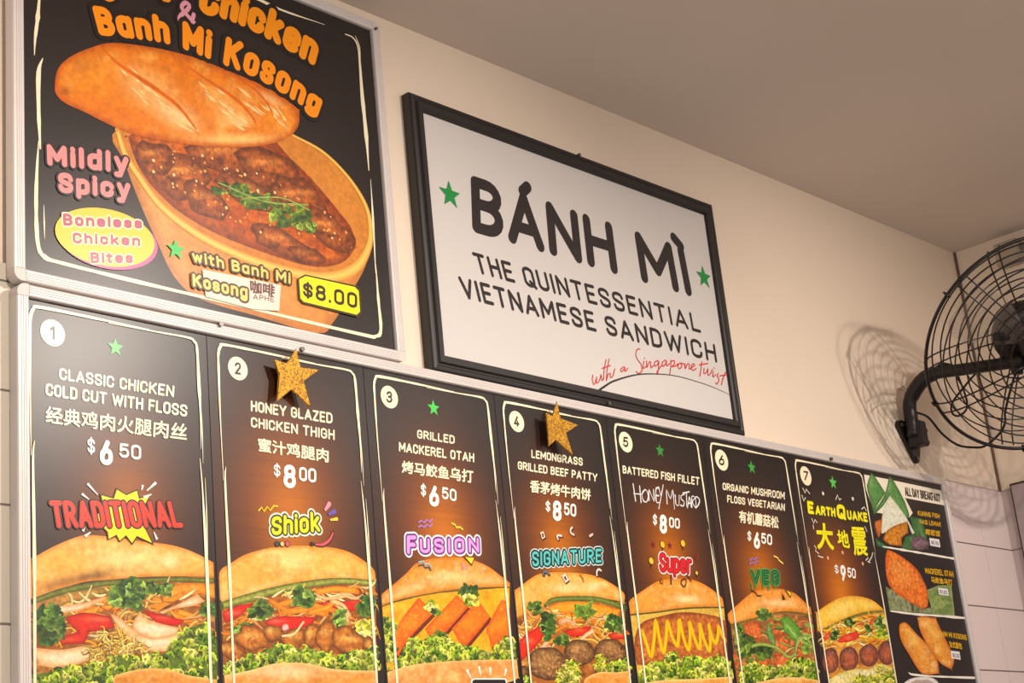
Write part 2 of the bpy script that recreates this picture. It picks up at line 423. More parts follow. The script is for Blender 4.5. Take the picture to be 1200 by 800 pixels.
        for k in S:
            K = np.array(k, float); K2 = [K[0]]
            for a, b in zip(K, K[1:]):                      # keep long strokes bendable
                m = max(1, int(np.hypot(*(b-a))/.3)); K2 += [a+(b-a)*j/m for j in range(1, m+1)]
            K = np.array(K2); u = ins+(K[:, 0]/tot)*(1-2*ins); w = yi+K[:, 1]*(1-2*yi)
            B = self.pl(along(base, u)); U = self.pl(along(top, u)); P = B+(U-B)*w[:, None]
            P[:, 0] += shear*hw*w; polys.append(P)
        runs = []
        for P in polys:                                     # break at sharp corners, keep smooth loops closed
            P = P[np.r_[True, np.hypot(*np.diff(P, axis=0).T) > 1e-7]]
            if len(P) < 2: continue
            d = np.diff(P, axis=0); d /= np.linalg.norm(d, axis=1, keepdims=True)
            cut = [0]+[i+1 for i in range(len(d)-1) if d[i]@d[i+1] < .55]+[len(P)-1]
            closed = len(P) > 8 and len(cut) == 2 and np.hypot(*(P[0]-P[-1])) < T*.2 and d[0]@d[-1] > .5
            for i, j in zip(cut, cut[1:]):
                if j > i: runs.append((P[i:j+1], closed))
        for t, cc in [(T+2*r*sc, c2) for r, c2 in outlines]+[(T, col)]:
            y = self.s.next(); C = lin(cc); h = t/2; k = 0
            for P, closed in runs:
                d = np.diff(P, axis=0); d /= np.linalg.norm(d, axis=1, keepdims=True)
                nn = np.stack([-d[:, 1], d[:, 0]], 1)
                if closed: A, Bn = np.r_[nn[-1:], nn], np.r_[nn, nn[:1]]
                else: A, Bn = np.r_[nn[:1], nn], np.r_[nn, nn[-1:]]
                m = A+Bn; m /= np.linalg.norm(m, axis=1, keepdims=True); m /= np.maximum((m*A).sum(1, keepdims=True), .6)
                n = len(P); yy = y-(k+np.arange(n))*4e-7
                sl = np.hypot(*np.diff(P, axis=0).T); lm = np.r_[sl[-1] if closed else sl[0], sl]+np.r_[sl, sl[0] if closed else sl[-1]]
                cur = (A[:, 0]*Bn[:, 1]-A[:, 1]*Bn[:, 0]); rc = lm/2/np.maximum(np.abs(cur), 1e-6)*.97
                hp = np.where(cur > 0, np.minimum(h, rc), h)[:, None]; hn = np.where(cur < 0, np.minimum(h, rc), h)[:, None]
                self._add(np.concatenate([P+m*hp, P-m*hn]), [(i, i+1, n+i+1, n+i) for i in range(n-1)], C, np.r_[yy, yy])
                if not closed:
                    for e, dd, no, q_ in ((P[0], -d[0], nn[0], 3), (P[-1], d[-1], nn[-1], 5)):
                        g = np.linspace(-np.pi/2, np.pi/2, 9)
                        self._add(e+h*(np.cos(g)[:, None]*dd+np.sin(g)[:, None]*no), [tuple(range(9))], C, y-(k+n+q_)*4e-7)
                k += n+8
            self.s.lay += k*.1
        return self
    def cjk(self, s, base, top, col, bold=0.0, outlines=(), shear=0.0):
        """s laid between the base curve and the cap line; bold and outlines are radii in crop units"""
        v, f = glyphs(s)
        base = np.asarray(base, float); top = np.asarray(top, float)
        q = self.px([base[0], base[0]+np.array([0, 1.0])]); a, b = wall_pt(*q[0], self.s.dep), wall_pt(*q[1], self.s.dep)
        sc = math.hypot(a[0]-b[0], a[1]-b[1])
        u = (v[:, 0]-v[:, 0].min())/(np.ptp(v[:, 0])); cjk = any(ord(ch) > 0x2e80 for ch in s)
        hgt = (v[:, 1].min(), v[:, 1].max()) if cjk else (0.0, CAPH)
        w = (v[:, 1]-hgt[0])/(hgt[1]-hgt[0])
        B = self.pl(along(base, u)); T = self.pl(along(top, u))
        P = B+(T-B)*w[:, None]
        P[:, 0] += shear*sc*w*np.linalg.norm(base[0]-top[0])
        layers = [(r, c) for r, c in outlines]+[(bold, col)]
        for r, c in layers:
            y = self.s.next()
            if r <= 0: self._add(P, f, lin(c), y); continue
            k = 8 if r*sc < .002 else 20
            for j in range(k):
                t = 2*math.pi*j/k
                self._add(P+np.array([math.cos(t), math.sin(t)])*r*sc, f, lin(c), y-j*4e-7)
            self._add(P, f, lin(c), y-k*4e-7)
        return self
    def paint(self, pts, mid, edge=None, ew=8, spots=(), noise=None, smooth=5, h=None, jag=0.0, streak=None, corners=True):
        """filled outline with a fine inner net so colour can vary: mid/edge colours, blurred spots (x,y,rx,ry,col,alpha[,rot]), noise (size, amount, colour)"""
        self.mark(); P = np.asarray(pts, float)
        if smooth:                                           # corners stay corners
            a_ = P-np.roll(P, 1, 0); b_ = np.roll(P, -1, 0)-P
            cs = (a_*b_).sum(1)/np.maximum(np.linalg.norm(a_, axis=1)*np.linalg.norm(b_, axis=1), 1e-9)
            P = smooth_curve(np.repeat(P, np.where((cs < .57) & corners, 2, 1), axis=0), smooth, True)
            P = P[np.linalg.norm(P-np.roll(P, 1, 0), axis=1) > 1e-3*max(np.ptp(P), 1)]
        if jag:
            c = P.mean(0); P = P+(P-c)/np.maximum(np.linalg.norm(P-c, axis=1, keepdims=True), 1e-6)*jag*(rng.random((len(P), 1))-.5)*2
        lo, hi = P.min(0), P.max(0)
        if h is None: h = max(1.6*self.c[2], math.sqrt((hi-lo).prod()/5000))
        # even boundary
        n = len(P)
        gx, gy = np.meshgrid(np.arange(lo[0]+h/2, hi[0], h), np.arange(lo[1]+h/2, hi[1], h))
        G = np.stack([gx.ravel(), gy.ravel()], 1)
        G += (rng.random(G.shape)-.5)*h*.3
        A, Bn = P, np.roll(P, -1, 0)
        inside = np.zeros(len(G), bool)
        for (x1, y1), (x2, y2) in zip(A, Bn):
            cr = ((y1 > G[:, 1]) != (y2 > G[:, 1]))
            with np.errstate(divide='ignore', invalid='ignore'):
                xx = (x2-x1)*(G[:, 1]-y1)/(y2-y1)+x1
            inside ^= cr & (G[:, 0] < xx)
        G = G[inside]
        def dist(Q):
            d = np.full(len(Q), 1e9)
            for a, b in zip(A, Bn):
                ab = b-a; L = ab@ab
                if L < 1e-9: continue
                t = np.clip(((Q-a)@ab)/L, 0, 1)
                d = np.minimum(d, np.hypot(*(Q-a-t[:, None]*ab).T))
            return d
        if len(G): G = G[dist(G) > h*.35]
        allp = np.concatenate([P, G]) if len(G) else P
        r = delaunay_2d_cdt([Vector(p) for p in allp], [], [list(range(n))], 1, 1e-5)
        V = np.array([tuple(p) for p in r[0]]); F = r[2]
        d = dist(V)
        c = np.repeat(lin(mid)[None], len(V), 0)
        def mixin(a, col):
            nonlocal c
            a = np.clip(a, 0, 1)[:, None]; c = c*(1-a)+lin(col)*a
        if noise:
            for k, (sz, amt, col) in enumerate(noise):
                nz = vnoise(V[:, 0]/sz+17*k, V[:, 1]/sz+5*k, 3+k)*.65+vnoise(V[:, 0]/sz*2.3, V[:, 1]/sz*2.3, 9+k)*.35
                mixin((nz-.5)*3.2*amt+.0, col)
        if streak:
            ang, sz, amt, col = streak
            uu = V[:, 0]*math.cos(ang)+V[:, 1]*math.sin(ang); vv = -V[:, 0]*math.sin(ang)+V[:, 1]*math.cos(ang)
            mixin((vnoise(uu/sz/6, vv/sz, 21)-.45)*3*amt, col)
        for sp in spots:
            x, y, rx, ry, col, al = sp[:6]; ro = sp[6] if len(sp) > 6 else 0
            dx, dy = V[:, 0]-x, V[:, 1]-y
            du = dx*math.cos(ro)+dy*math.sin(ro); dv = -dx*math.sin(ro)+dy*math.cos(ro)
            mixin(al*np.exp(-((du/rx)**2+(dv/ry)**2)), col)
        if edge is not None: mixin(np.exp(-(d/ew)**2)*.85, edge)
        self._add(self.pl(V), F, c, self.s.next())
        return self
    def blob(self, c, rx, ry, mid, edge, ew=8, rot=0.0, lump=.18, n=14, spots=(), noise=None):
        a = np.linspace(0, 2*np.pi, n, endpoint=False)
        k = 1+lump*(rng.random(n)*2-1)
        x, y = rx*k*np.cos(a), ry*k*np.sin(a)
        pts = np.stack([c[0]+x*math.cos(rot)-y*math.sin(rot), c[1]+x*math.sin(rot)+y*math.cos(rot)], 1)
        return self.paint(pts, mid, edge, ew, spots=[(c[0]+s[0], c[1]+s[1], *s[2:]) for s in spots], noise=noise, smooth=4)
    def frizz(self, region, n, pal, L=34, w=12, base=None, curl=1.0):
        """curly leaf edges: many short wavy strips inside a region"""
        self.mark(); self.hold += 1; R = np.asarray(region, float)
        if base is not None: self.paint(R, base, None, smooth=3, noise=[(18, .8, tuple(int(q*.55) for q in base))], jag=5)
        lo, hi = R.min(0), R.max(0); tries = 0; C_ = []
        n = int(n*.75)
        while len(C_) < n and tries < n*20:
            tries += 1
            p = lo+(hi-lo)*rng.random(2); ins = False
            for (x1, y1), (x2, y2) in zip(R, np.roll(R, -1, 0)):
                if (y1 > p[1]) != (y2 > p[1]) and p[0] < (x2-x1)*(p[1]-y1)/(y2-y1)+x1: ins = not ins
            if ins: C_.append(p)
        for p in sorted(C_, key=lambda q: q[1]+rng.normal()*14):
            a = rng.normal()*.9; l = L*(.7+rng.random()*.9); d = np.array([math.cos(a), math.sin(a)]); e = np.array([-d[1], d[0]])
            m = 9; ph = rng.random()*6.28; am = w*(.35+.4*rng.random())*curl; fr = 5+4*rng.random()
            q = [p+d*l*(k/m-.5)+e*am*math.sin(ph+fr*k/m*1.6)+rng.normal(size=2)*w*.10 for k in range(m+1)]
            g = .55+.45*(hi[1]-p[1])/(hi[1]-lo[1]+1e-6)
            col = np.clip(np.array(pal[rng.integers(len(pal))], float)*(.72+.4*rng.random())*(.75+.25*g), 0, 255)
            ww = w*(.9+rng.random()*.8)
            W_ = [ww*(.25+.75*math.sin(math.pi*(k+.4)/(m+.8)))*(.8+.4*rng.random()) for k in range(m+1)]
            lt = np.clip(col*1.25+np.array([12, 10, 2]), 0, 255)
            self.ribbon(q, W_, col, sub=2, col2=lt, col3=col*.5, caps=False, step=.12)
        self.hold -= 1
        return self
    def shreds(self, region, n, pal, L=60, w=8, lean=0.0):
        """grated strips lying across one another"""
        R = np.asarray(region, float); lo, hi = R.min(0), R.max(0); k = 0; tries = 0
        while k < n and tries < n*20:
            tries += 1; p = lo+(hi-lo)*rng.random(2); ins = False
            for (x1, y1), (x2, y2) in zip(R, np.roll(R, -1, 0)):
                if (y1 > p[1]) != (y2 > p[1]) and p[0] < (x2-x1)*(p[1]-y1)/(y2-y1)+x1: ins = not ins
            if not ins: continue
            k += 1; a = lean+rng.normal()*.55; l = L*(.5+rng.random()*.9); b = rng.normal()*.3
            q = [p+l*(t-.5)*np.array([math.cos(a+b*(t-.5)), math.sin(a+b*(t-.5))])+np.array([0, b*l*.5*(t-.5)**2*4]) for t in (0, .33, .66, 1)]
            col = np.clip(np.array(pal[rng.integers(len(pal))], float)*(.8+.35*rng.random()), 0, 255)
            self.ribbon(q, [w*.5, w, w, w*.4], col, sub=3, col2=np.clip(col*1.2, 0, 255), col3=col*.5, caps=False, step=.12)
        return self
    def herb(self, c, rx, ry, n, pal, L=26, stems=True):
        """a sprig: small lobed leaves around a middle, with stems"""
        self.mark()
        if stems:
            for k in range(max(2, n//6)):
                a = rng.random()*2*math.pi
                self.ribbon([c, (c[0]+rx*.5*math.cos(a)+rng.normal()*4, c[1]+ry*.5*math.sin(a)), (c[0]+rx*math.cos(a), c[1]+ry*math.sin(a))], L*.16, np.array(pal[0])*.9, sub=4, step=.2)
        for i in range(int(n*1.6)):
            a = rng.random()*2*math.pi; k = math.sqrt(rng.random())*.92
            x, y = c[0]+rx*k*math.cos(a), c[1]+ry*k*math.sin(a)
            r0 = L*(.45+.5*rng.random()); ph = rng.random()*6.28; m = 15
            t = np.linspace(0, 2*np.pi, m, endpoint=False)
            rad = r0*(.3+.55*np.abs(np.cos(1.5*(t+ph)))**.6+.35*rng.random(m)); el = .5+.5*rng.random(); th_ = rng.random()*3.14
            col = np.clip(np.array(pal[rng.integers(len(pal))], float)*(.75+.5*rng.random()), 0, 255)
            ux, uy = rad*np.cos(t), rad*np.sin(t)*el; V = np.stack([x+ux*math.cos(th_)-uy*math.sin(th_), y+ux*math.sin(th_)+uy*math.cos(th_)], 1)
            V = np.concatenate([V, [[x, y]]])
            cc = np.repeat(lin(col)[None], m+1, 0); cc[:m//2] = lin(np.clip(col*1.3, 0, 255)); cc[m] = lin(col*.6)
            self._add(self.pl(V), [(j, (j+1) % m, m) for j in range(m)], cc, self.s.next(.2))
        return self
    def build(self, name, material, parent, label=None):
        if name in EACH and len(self.marks) > 1:
            V, F, K, m_ = self.v, self.f, self.k, self.marks
            for (a, fa), (b, fb) in zip(m_, m_[1:]+[(len(V), len(F))]):
                if fb == fa: continue
                self.v, self.k = V[a:b], K[a:b]; self.f = [tuple(i-a for i in q) for q in F[fa:fb]]; self.marks = []
                o = self.build(name, material, parent, label)
            return o
        me = bpy.data.meshes.new(name)
        me.from_pydata(self.v, [], self.f)
        at = me.color_attributes.new('ink', 'FLOAT_COLOR', 'POINT')
        k = np.ones((len(self.v), 4), np.float32); k[:, :3] = np.asarray(self.k)
        at.data.foreach_set('color', k.ravel())
        o = link(name, me, material, parent)
        if label: o['label'] = label
        return o
_v, _ = glyphs('H'); CAPH = float(_v[:, 1].max())

#@@STRUCTURE
# ------------------------------------------------------------------ the room
CX, CZ, TZ = 4.645, 3.342, 2.571        # corner, ceiling height, top of the tiling
box('wall_back', (-1.6, 0, 0), (CX+.15, .15, CZ), M['wall'])['kind'] = 'structure'
tag(box('ceiling', (-1.6, -4.6, CZ), (CX+3, .15, CZ+.1), M['ceil']), kind='structure')
tag(box('floor', (-1.6, -4.6, -.1), (CX+3, .15, 0), M['floor']), kind='structure')
tag(box('wall_right', (CX, -2.4, 0), (CX+.15, 0, CZ), M['side']), kind='structure')
M['tiles'] = tiles_mat('white_wall_tiles', (226, 210, 206), (120, 104, 100), .1795, TZ, 'X', .3)
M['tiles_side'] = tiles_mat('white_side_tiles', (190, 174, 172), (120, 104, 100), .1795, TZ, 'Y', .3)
tag(box('wall_back_tiles', (1.36, -.006, 0), (CX, 0, TZ), M['tiles']), kind='structure')
M['tiles_left'] = tiles_mat('unlit_grey_wall_tiles', (196, 186, 170), (110, 100, 90), .1795, TZ, 'X', .3)  # same tiles greyed: the unlit tone at this end is put into the colour
tag(box('wall_back_tiles', (-1.6, -.010, 0), (1.36, 0, TZ+.03), M['tiles_left']), kind='structure')
tag(box('wall_right_tiles', (CX-.006, -2.4, 0), (CX, -.006, TZ), M['tiles_side']), kind='structure')
tag(box('trim_1', (CX-.007, -.007, TZ), (CX, 0, CZ), mat('dark_corner_bead', (112, 88, 74), .7)), kind='structure')

#@@BOARDS
# ------------------------------------------------------------------ ribbed aluminium frames
RAILW = .0232
PROF0 = [(0, 0), (0, .020), (.0015, .0226), (.0045, .0235), (.0062, .0235), (.007, .0226), (.0078, .0235), (.0108, .0235), (.0116, .0226), (.0124, .0235), (.0150, .0235), (.0158, .0226), (.0166, .0235), (.0205, .0235), (.0225, .0222), (.0235, .019), (.0235, 0)]   # (across, depth), outside first
def rail(name, x0, z0, x1, z1, out, back, parent):
    """profile swept from (x0,z0) to (x1,z1) along the inner edge; out = outward unit vector"""
    bm = bmesh.new(); ends = []; PROF = [(a*RAILW/.0235, d) for a, d in PROF0]
    for (x, z) in ((x0, z0), (x1, z1)):
        ends.append([bm.verts.new((x+out[0]*(RAILW-a), -back-d, z+out[1]*(RAILW-a))) for a, d in PROF])
    n = len(PROF)
    for i in range(n):
        bm.faces.new((ends[0][i], ends[0][(i+1) % n], ends[1][(i+1) % n], ends[1][i]))
    bm.faces.new(ends[0]); bm.faces.new(ends[1])
    return from_bm(name, bm, M['alu'], parent)
def corner(x, z, sx, sz, back, parent):
    """rounded corner cap outside the print corner (x,z)"""
    w = RAILW; bm = bmesh.new(); P = [(x, z), (x+sx*w, z)]
    for k in range(7):
        a = k/6*math.pi/2; r = .014
        P.append((x+sx*(w-r+r*math.cos(a)), z+sz*(w-r+r*math.sin(a))))
    P += [(x, z+sz*w)]
    P = P[:2]+P[2:]
    add_prism(bm, P, -back, -back-.0236, .0010)
    add_tube(bm, [(x+sx*.012, -back-.024, z+sz*.012), (x+sx*.012, -back-.0240, z+sz*.012)], .0025, 10)
    return from_bm('corner_cap', bm, M['alu_corner'], parent)

def frame(root, x0, x1, z0, z1, back):
    g = 0.0002
    rail('frame_rail', x0, z0+g, x0, z1-g, (-1, 0), back, root)
    rail('frame_rail', x1, z0+g, x1, z1-g, (1, 0), back, root)
    rail('frame_rail', x0+g, z0, x1-g, z0, (0, -1), back, root)
    rail('frame_rail', x0+g, z1, x1-g, z1, (0, 1), back, root)
    for sx, X in ((-1, x0), (1, x1)):
        for sz, Z in ((-1, z0), (1, z1)):
            corner(X, Z, sx, sz, back, root)

def screw(px, py, dep, parent, r=.0045):
    x, z = wall_pt(px, py, dep)
    bm = bmesh.new(); add_tube(bm, [(x, -dep+.003, z), (x, -dep-.003, z)], r, 12)
    return from_bm('screw', bm, M['steel'], parent)

BACK = .011          # the boards hang on the tiles
DEP = .026           # depth of the printed faces
CREAM = (248, 236, 205); WHITE = (250, 246, 238); GREEN = (66, 176, 84); DARK = (34, 27, 26); GOLD = (226, 178, 58)

# --- extents of the two boards from their printed corners
bx0, bz1 = wall_pt(31.2, 349, DEP); bx1, _z = wall_pt(1102, 568.5, DEP); bz1 = (bz1+_z)/2
bz0 = 1.72
pxl, pz0a = wall_pt(27.5, 316, DEP); pxr, pz0b = wall_pt(463, 412, DEP); pz0 = (pz0a+pz0b)/2
_a, pz1 = wall_pt(433, 36, DEP)
px0, px1 = pxl, pxr
RAILW = (pz0-bz1)/2-.0016

board = empty('menu_board', ((bx0+bx1)/2, -BACK, bz0-RAILW))
tag(board, 'long dark menu board of eight panels in an aluminium frame below the white sign', 'menu board')
frame(board, bx0, bx1, bz0, bz1, BACK)
box('backing_board', (bx0, -DEP+.0012, bz0), (bx1, -BACK-.001, bz1), M['backer'], board)
for p in ((258.5, 379.5), (354, 409), (974, 537.5)): screw(*p, DEP+.011, board)

def brush_border(pr, x0, x1, z0, z1, w=.0052, col=CREAM):
    """hand-painted frame line with broken strokes, open at the bottom"""
    H = z1-z0; r = .018
    def st(P, W): pr.ribbon(P, W, col, sub=4, world=True, rough=.35, caps=False)
    st([(x0, z1-.30*H), (x0-.001, z1-.15*H), (x0, z1-.04), (x0+.001, z1-r), (x0+.006, z1-.005), (x0+r, z1), (x0+.35*(x1-x0), z1), (x0+.7*(x1-x0), z1-.001)], [w*.15, w*.6, w*.95, w*1.05, w*1.1, w, w*.8, w*.25])
    st([(x0+.45*(x1-x0), z1-.0035), (x0+.75*(x1-x0), z1-.002), (x1-r, z1-.001), (x1-.005, z1-.006), (x1, z1-r), (x1+.001, z1-.1*H), (x1+.002, z1-.17*H), (x1, z1-.24*H)], [w*.15, w*.5, w*.8, w*.9, w, w*1.25, w*.8, w*.1])
    st([(x1+.003, z1-.12*H), (x1+.004, z1-.2*H), (x1+.003, z1-.27*H)], [w*.1, w*.35, w*.1])
    st([(x0+.006, z1-.27*H), (x0+.003, z1-.31*H), (x0+.004, z1-.5*H), (x0+.003, z1-.75*H), (x0+.004, z0)], [w*.15, w*.8, w*1.1, w*.95, w])
    st([(x1-.003, z1-.26*H), (x1, z1-.34*H), (x1+.002, z1-.5*H), (x1+.001, z1-.75*H), (x1, z0)], [w*.15, w*.7, w*1.15, w*.9, w])
    st([(x1+.006, z1-.30*H), (x1+.006, z1-.38*H), (x1+.005, z1-.46*H)], [w*.1, w*.45, w*.1])

def panel_sheet(x0, x1, glow, sheet):
    """dark printed sheet with the printed orange glow behind the sandwich"""
    nx, nz = 30, 70; y = -sheet.dep
    X, Z = np.meshgrid(np.linspace(x0, x1, nx), np.linspace(bz0, bz1, nz)); X = X.ravel(); Z = Z.ravel()
    c = np.repeat(lin((30, 23, 22))[None], len(X), 0)
    gx, gz, gr, al = glow
    a = .8*al*np.exp(-(((X-gx)/gr)**2+((Z-gz)/(gr*1.35))**2))[:, None]
    c = c*(1-a)+lin((176, 92, 28))*a
    a = al*.6*np.exp(-(((X-gx)/(gr*.45))**2+((Z-gz+.02)/(gr*.8))**2))[:, None]
    c = c*(1-a)+lin((226, 136, 40))*a
    pr = Pr(sheet); F = [(j*nx+i, j*nx+i+1, (j+1)*nx+i+1, (j+1)*nx+i) for j in range(nz-1) for i in range(nx-1)]
    pr._add(np.stack([X, Z], 1), F, c, y)
    return pr

def price(sh, crop, dollar, big, cents, parent, bold=2.0, col=WHITE):
    p = Pr(sh, crop)
    for (s, b0, b1, t0, t1) in (dollar, big, cents):
        p.text(s, [b0, b1], [t0, t1], col, bold, th=.13 if s == '$' else .205 if s == big[0] else .18)
    p.build('price', M['line'], parent)

def badge(sh, crop, c, r, n, parent):
    p = Pr(sh, crop); p.disc(c, r, CREAM)
    p.text(n, [(c[0]-r*.27, c[1]+r*.50), (c[0]+r*.27, c[1]+r*.56)] if n != '1' else [(c[0]-r*.2, c[1]+r*.5), (c[0]+r*.14, c[1]+r*.54)],
           [(c[0]-r*.27, c[1]-r*.56), (c[0]+r*.27, c[1]-r*.50)] if n != '1' else [(c[0]-r*.2, c[1]-r*.54), (c[0]+r*.14, c[1]-r*.5)], (46, 38, 34), r*.075, th=.18)
    p.build('number_badge', M['line'], parent)

def words(sh, crop, name, s, base, top, parent, col=CREAM, bold=1.6, outlines=(), shear=0, label=None, th=.195, gap=.255):
    Pr(sh, crop).text(s, base, top, col, bold, outlines, shear, th, gap).build(name, M['line'], parent, label)

def piece(sh, crop, name, m, parent, fn):
    p = Pr(sh, crop); fn(p); return p.build(name, M[m], parent)

# palettes
LET = [(168, 190, 76), (128, 160, 56), (212, 214, 116), (84, 118, 40), (190, 200, 88)]
LETY = [(206, 204, 84), (176, 186, 62), (226, 214, 120), (120, 146, 44)]
HERB = [(66, 94, 34), (92, 122, 48), (44, 70, 28), (120, 146, 70), (56, 84, 36)]
BUN = dict(mid=(232, 172, 84), edge=(206, 128, 50), ew=12)
CAR = (236, 158, 62); CRM = (240, 208, 158); RED = (206, 52, 34)
def bun_noise(k=1): return [(60*k, .7, (250, 212, 138)), (24*k, .5, (196, 120, 44)), (11*k, .35, (252, 222, 160))]
def strips(p, lst, w, col, col2):
    for q in lst: p.ribbon(q, w*(.8+.4*rng.random()), np.clip(np.array(col)*(.9+.2*rng.random()), 0, 255), col2=col2)

#@@PANELS
# ------------------------------------------------------------------ the seven sandwich panels
# inner border line of each panel in the photograph: top-left, top-right
BORD = [((34.5, 359), (229.6, 396)), ((254.3, 403.4), (414.6, 433.6)), ((436.7, 440), (570, 466)), ((588, 471), (701.7, 492.5)),
        ((718.7, 497), (815.8, 515)), ((831, 519.5), (919, 535.6)), ((930.5, 540), (1009, 553))]
bl = [(wall_pt(*a, DEP), wall_pt(*b, DEP)) for a, b in BORD]
ztop = sum(a[1]+b[1] for a, b in bl)/14
LABELS = ['first panel, chicken cold cut sandwich under red block letters', 'second panel, honey chicken sandwich under yellow script letters',
          'third panel, orange fish cake sandwich under pink letters', 'fourth panel, beef patty sandwich under teal letters',
          'fifth panel, battered fish sandwich with mustard zigzag', 'sixth panel, mushroom floss sandwich under green letters',
          'seventh panel, beef ball sandwich under large yellow letters']
GLOW = [((150, 590), .10, .45), ((340, 600), .12, .75), ((520, 625), .11, .8), ((655, 640), .10, .75), ((785, 655), .10, .75), ((893, 680), .10, .85), ((985, 692), .10, 1.0)]
panels, sheets = [], []
gaps = [bx0]+[(bl[i][1][0]+bl[i+1][0][0])/2 for i in range(6)]+[wall_pt(1011.5, 554, DEP)[0]]
for i in range(7):
    sh = Sheet(DEP); g, gr, al = GLOW[i]
    gx, gz = wall_pt(*g, DEP)
    pn = panel_sheet(gaps[i]+(.0008 if i else 0), gaps[i+1]-.0008, (gx, gz, gr, al), sh).build('menu_panel', M['sheet'], board, LABELS[i])
    sh.xlim = (gaps[i]+(.005 if i else .001), gaps[i+1]-.005)         # the print stops short of the panel edge
    panels.append(pn); sheets.append(sh)

# ---- panel 1
sh, pn = sheets[0], panels[0]; c = (0, 560, 3.335)
def f(p):
    p.paint([(118, 470), (430, 392), (840, 384), (846, 800), (846, 860), (118, 860)], (150, 88, 38), smooth=0, noise=[(40, .9, (84, 46, 22)), (22, .6, (226, 170, 84))])
piece(sh, c, 'filling', 'veg', pn, f)
piece(sh, c, 'bun_top', 'bread', pn, lambda p: p.paint(
    [(113, 330), (150, 300), (220, 262), (300, 230), (350, 222), (450, 232), (560, 248), (650, 258), (720, 275), (780, 300), (835, 330), (838, 385), (700, 384), (560, 386), (430, 396), (330, 406), (250, 430), (130, 478), (115, 468)],
    spots=[(480, 315, 130, 40, (250, 218, 150), .8), (665, 325, 40, 25, (255, 232, 176), .8), (250, 330, 100, 40, (240, 176, 84), .7), (340, 390, 120, 22, (92, 60, 30), .85, -.2), (200, 425, 70, 22, (168, 110, 56), .7, -.4), (730, 345, 60, 30, (236, 176, 92), .6), (320, 250, 14, 40, (206, 140, 70), .5)], noise=bun_noise(), **BUN))
piece(sh, c, 'cucumber', 'leaf', pn, lambda p: (p.paint([(128, 486), (250, 446), (410, 428), (395, 455), (230, 505), (140, 535)], (176, 124, 60), (96, 104, 40), 8, noise=[(14, .6, (206, 158, 84))]),
    p.ribbon([(122, 484), (250, 440), (400, 412), (560, 400), (700, 396), (842, 402)], [20, 24, 22, 20, 20, 18], (124, 128, 50), col2=(62, 74, 28))))
piece(sh, c, 'carrot', 'veg', pn, lambda p: (p.paint([(600, 440), (700, 412), (842, 412), (842, 470), (740, 450), (650, 500), (590, 510)], (226, 146, 56), (190, 106, 36), 9, noise=[(16, .6, (246, 186, 96))]),
    strips(p, [[(300, 540), (380, 512), (470, 500)], [(290, 520), (350, 500), (430, 470)], [(600, 520), (660, 480), (720, 452)], [(690, 520), (770, 550), (840, 610)], [(680, 530), (780, 590), (842, 650)]], 20, CAR, (206, 116, 40))))
piece(sh, c, 'shredded_carrot', 'veg', pn, lambda p: p.shreds([(140, 530), (260, 470), (430, 440), (600, 430), (838, 420), (842, 650), (700, 640), (420, 640), (150, 660)], 90, [(236, 150, 56), (246, 186, 96), (216, 120, 40), (240, 210, 150), (206, 150, 90)], 80, 12, .1))
piece(sh, c, 'chili', 'veg', pn, lambda p: (p.paint([(250, 545), (330, 525), (430, 540), (450, 585), (350, 602), (330, 645), (240, 652), (228, 625), (300, 600)], (206, 46, 26), (140, 28, 18), 8, spots=[(380, 552, 50, 9, (246, 120, 84), .7), (270, 632, 30, 8, (240, 100, 70), .6)]),
    p.paint([(560, 515), (620, 530), (722, 555), (690, 577), (610, 562)], (210, 40, 30), (150, 26, 22), 7, spots=[(640, 545, 40, 6, (246, 110, 90), .6)])))
for pts, sp in (([(428, 528), (470, 545), (520, 590), (600, 622), (700, 605), (724, 640), (670, 672), (590, 676), (530, 640), (470, 592)], (600, 645)),
                ([(518, 558), (545, 530), (600, 560), (700, 585), (690, 612), (600, 630), (530, 600)], (600, 590)),
                ([(128, 662), (240, 670), (350, 652), (405, 668), (370, 702), (250, 742), (150, 732)], (250, 700)),
                ([(184, 508), (240, 500), (330, 486), (410, 462), (400, 480), (300, 520), (200, 530)], (260, 508)),
                ([(620, 524), (700, 490), (770, 452), (800, 480), (760, 498), (680, 512), (640, 530)], (720, 490))):
    piece(sh, c, 'chicken_slice', 'veg', pn, lambda p: p.paint(pts, (244, 208, 160), (206, 142, 84), 9, spots=[(sp[0], sp[1], 70, 16, (255, 236, 206), .7)], streak=(.25, 9, .5, (222, 166, 112))))
piece(sh, c, 'coriander', 'leaf', pn, lambda p: (p.herb((500, 455), 75, 55, 34, HERB, 36), p.herb((620, 430), 55, 26, 12, HERB, 26), p.herb((190, 575), 66, 78, 34, HERB, 38), p.herb((818, 512), 26, 26, 9, HERB, 24)))
piece(sh, c, 'floss', 'veg', pn, lambda p: p.frizz([(330, 680), (420, 600), (520, 620), (560, 680), (520, 740), (380, 740)], 110, [(230, 184, 84), (206, 150, 60), (244, 214, 130)], 70, 6, curl=2.2))
piece(sh, c, 'lettuce', 'leaf', pn, lambda p: p.frizz([(120, 770), (250, 748), (400, 722), (480, 692), (560, 702), (650, 684), (720, 596), (800, 566), (846, 640), (846, 860), (120, 860)], 330, LET, 36, 17, base=(96, 116, 38)))
piece(sh, c, 'bun_bottom', 'bread', pn, lambda p: p.paint([(430, 815), (450, 772), (560, 745), (650, 747), (740, 772), (846, 788), (846, 1010), (130, 1010), (150, 890), (300, 840)], (222, 146, 70), (246, 196, 120), 9, noise=bun_noise()))
c = (0, 330, 2.962)
badge(sh, c, (182, 178), 46, '1', pn)
piece(sh, c, 'green_star', 'line', pn, lambda p: p.star((400, 228), 33, GREEN))
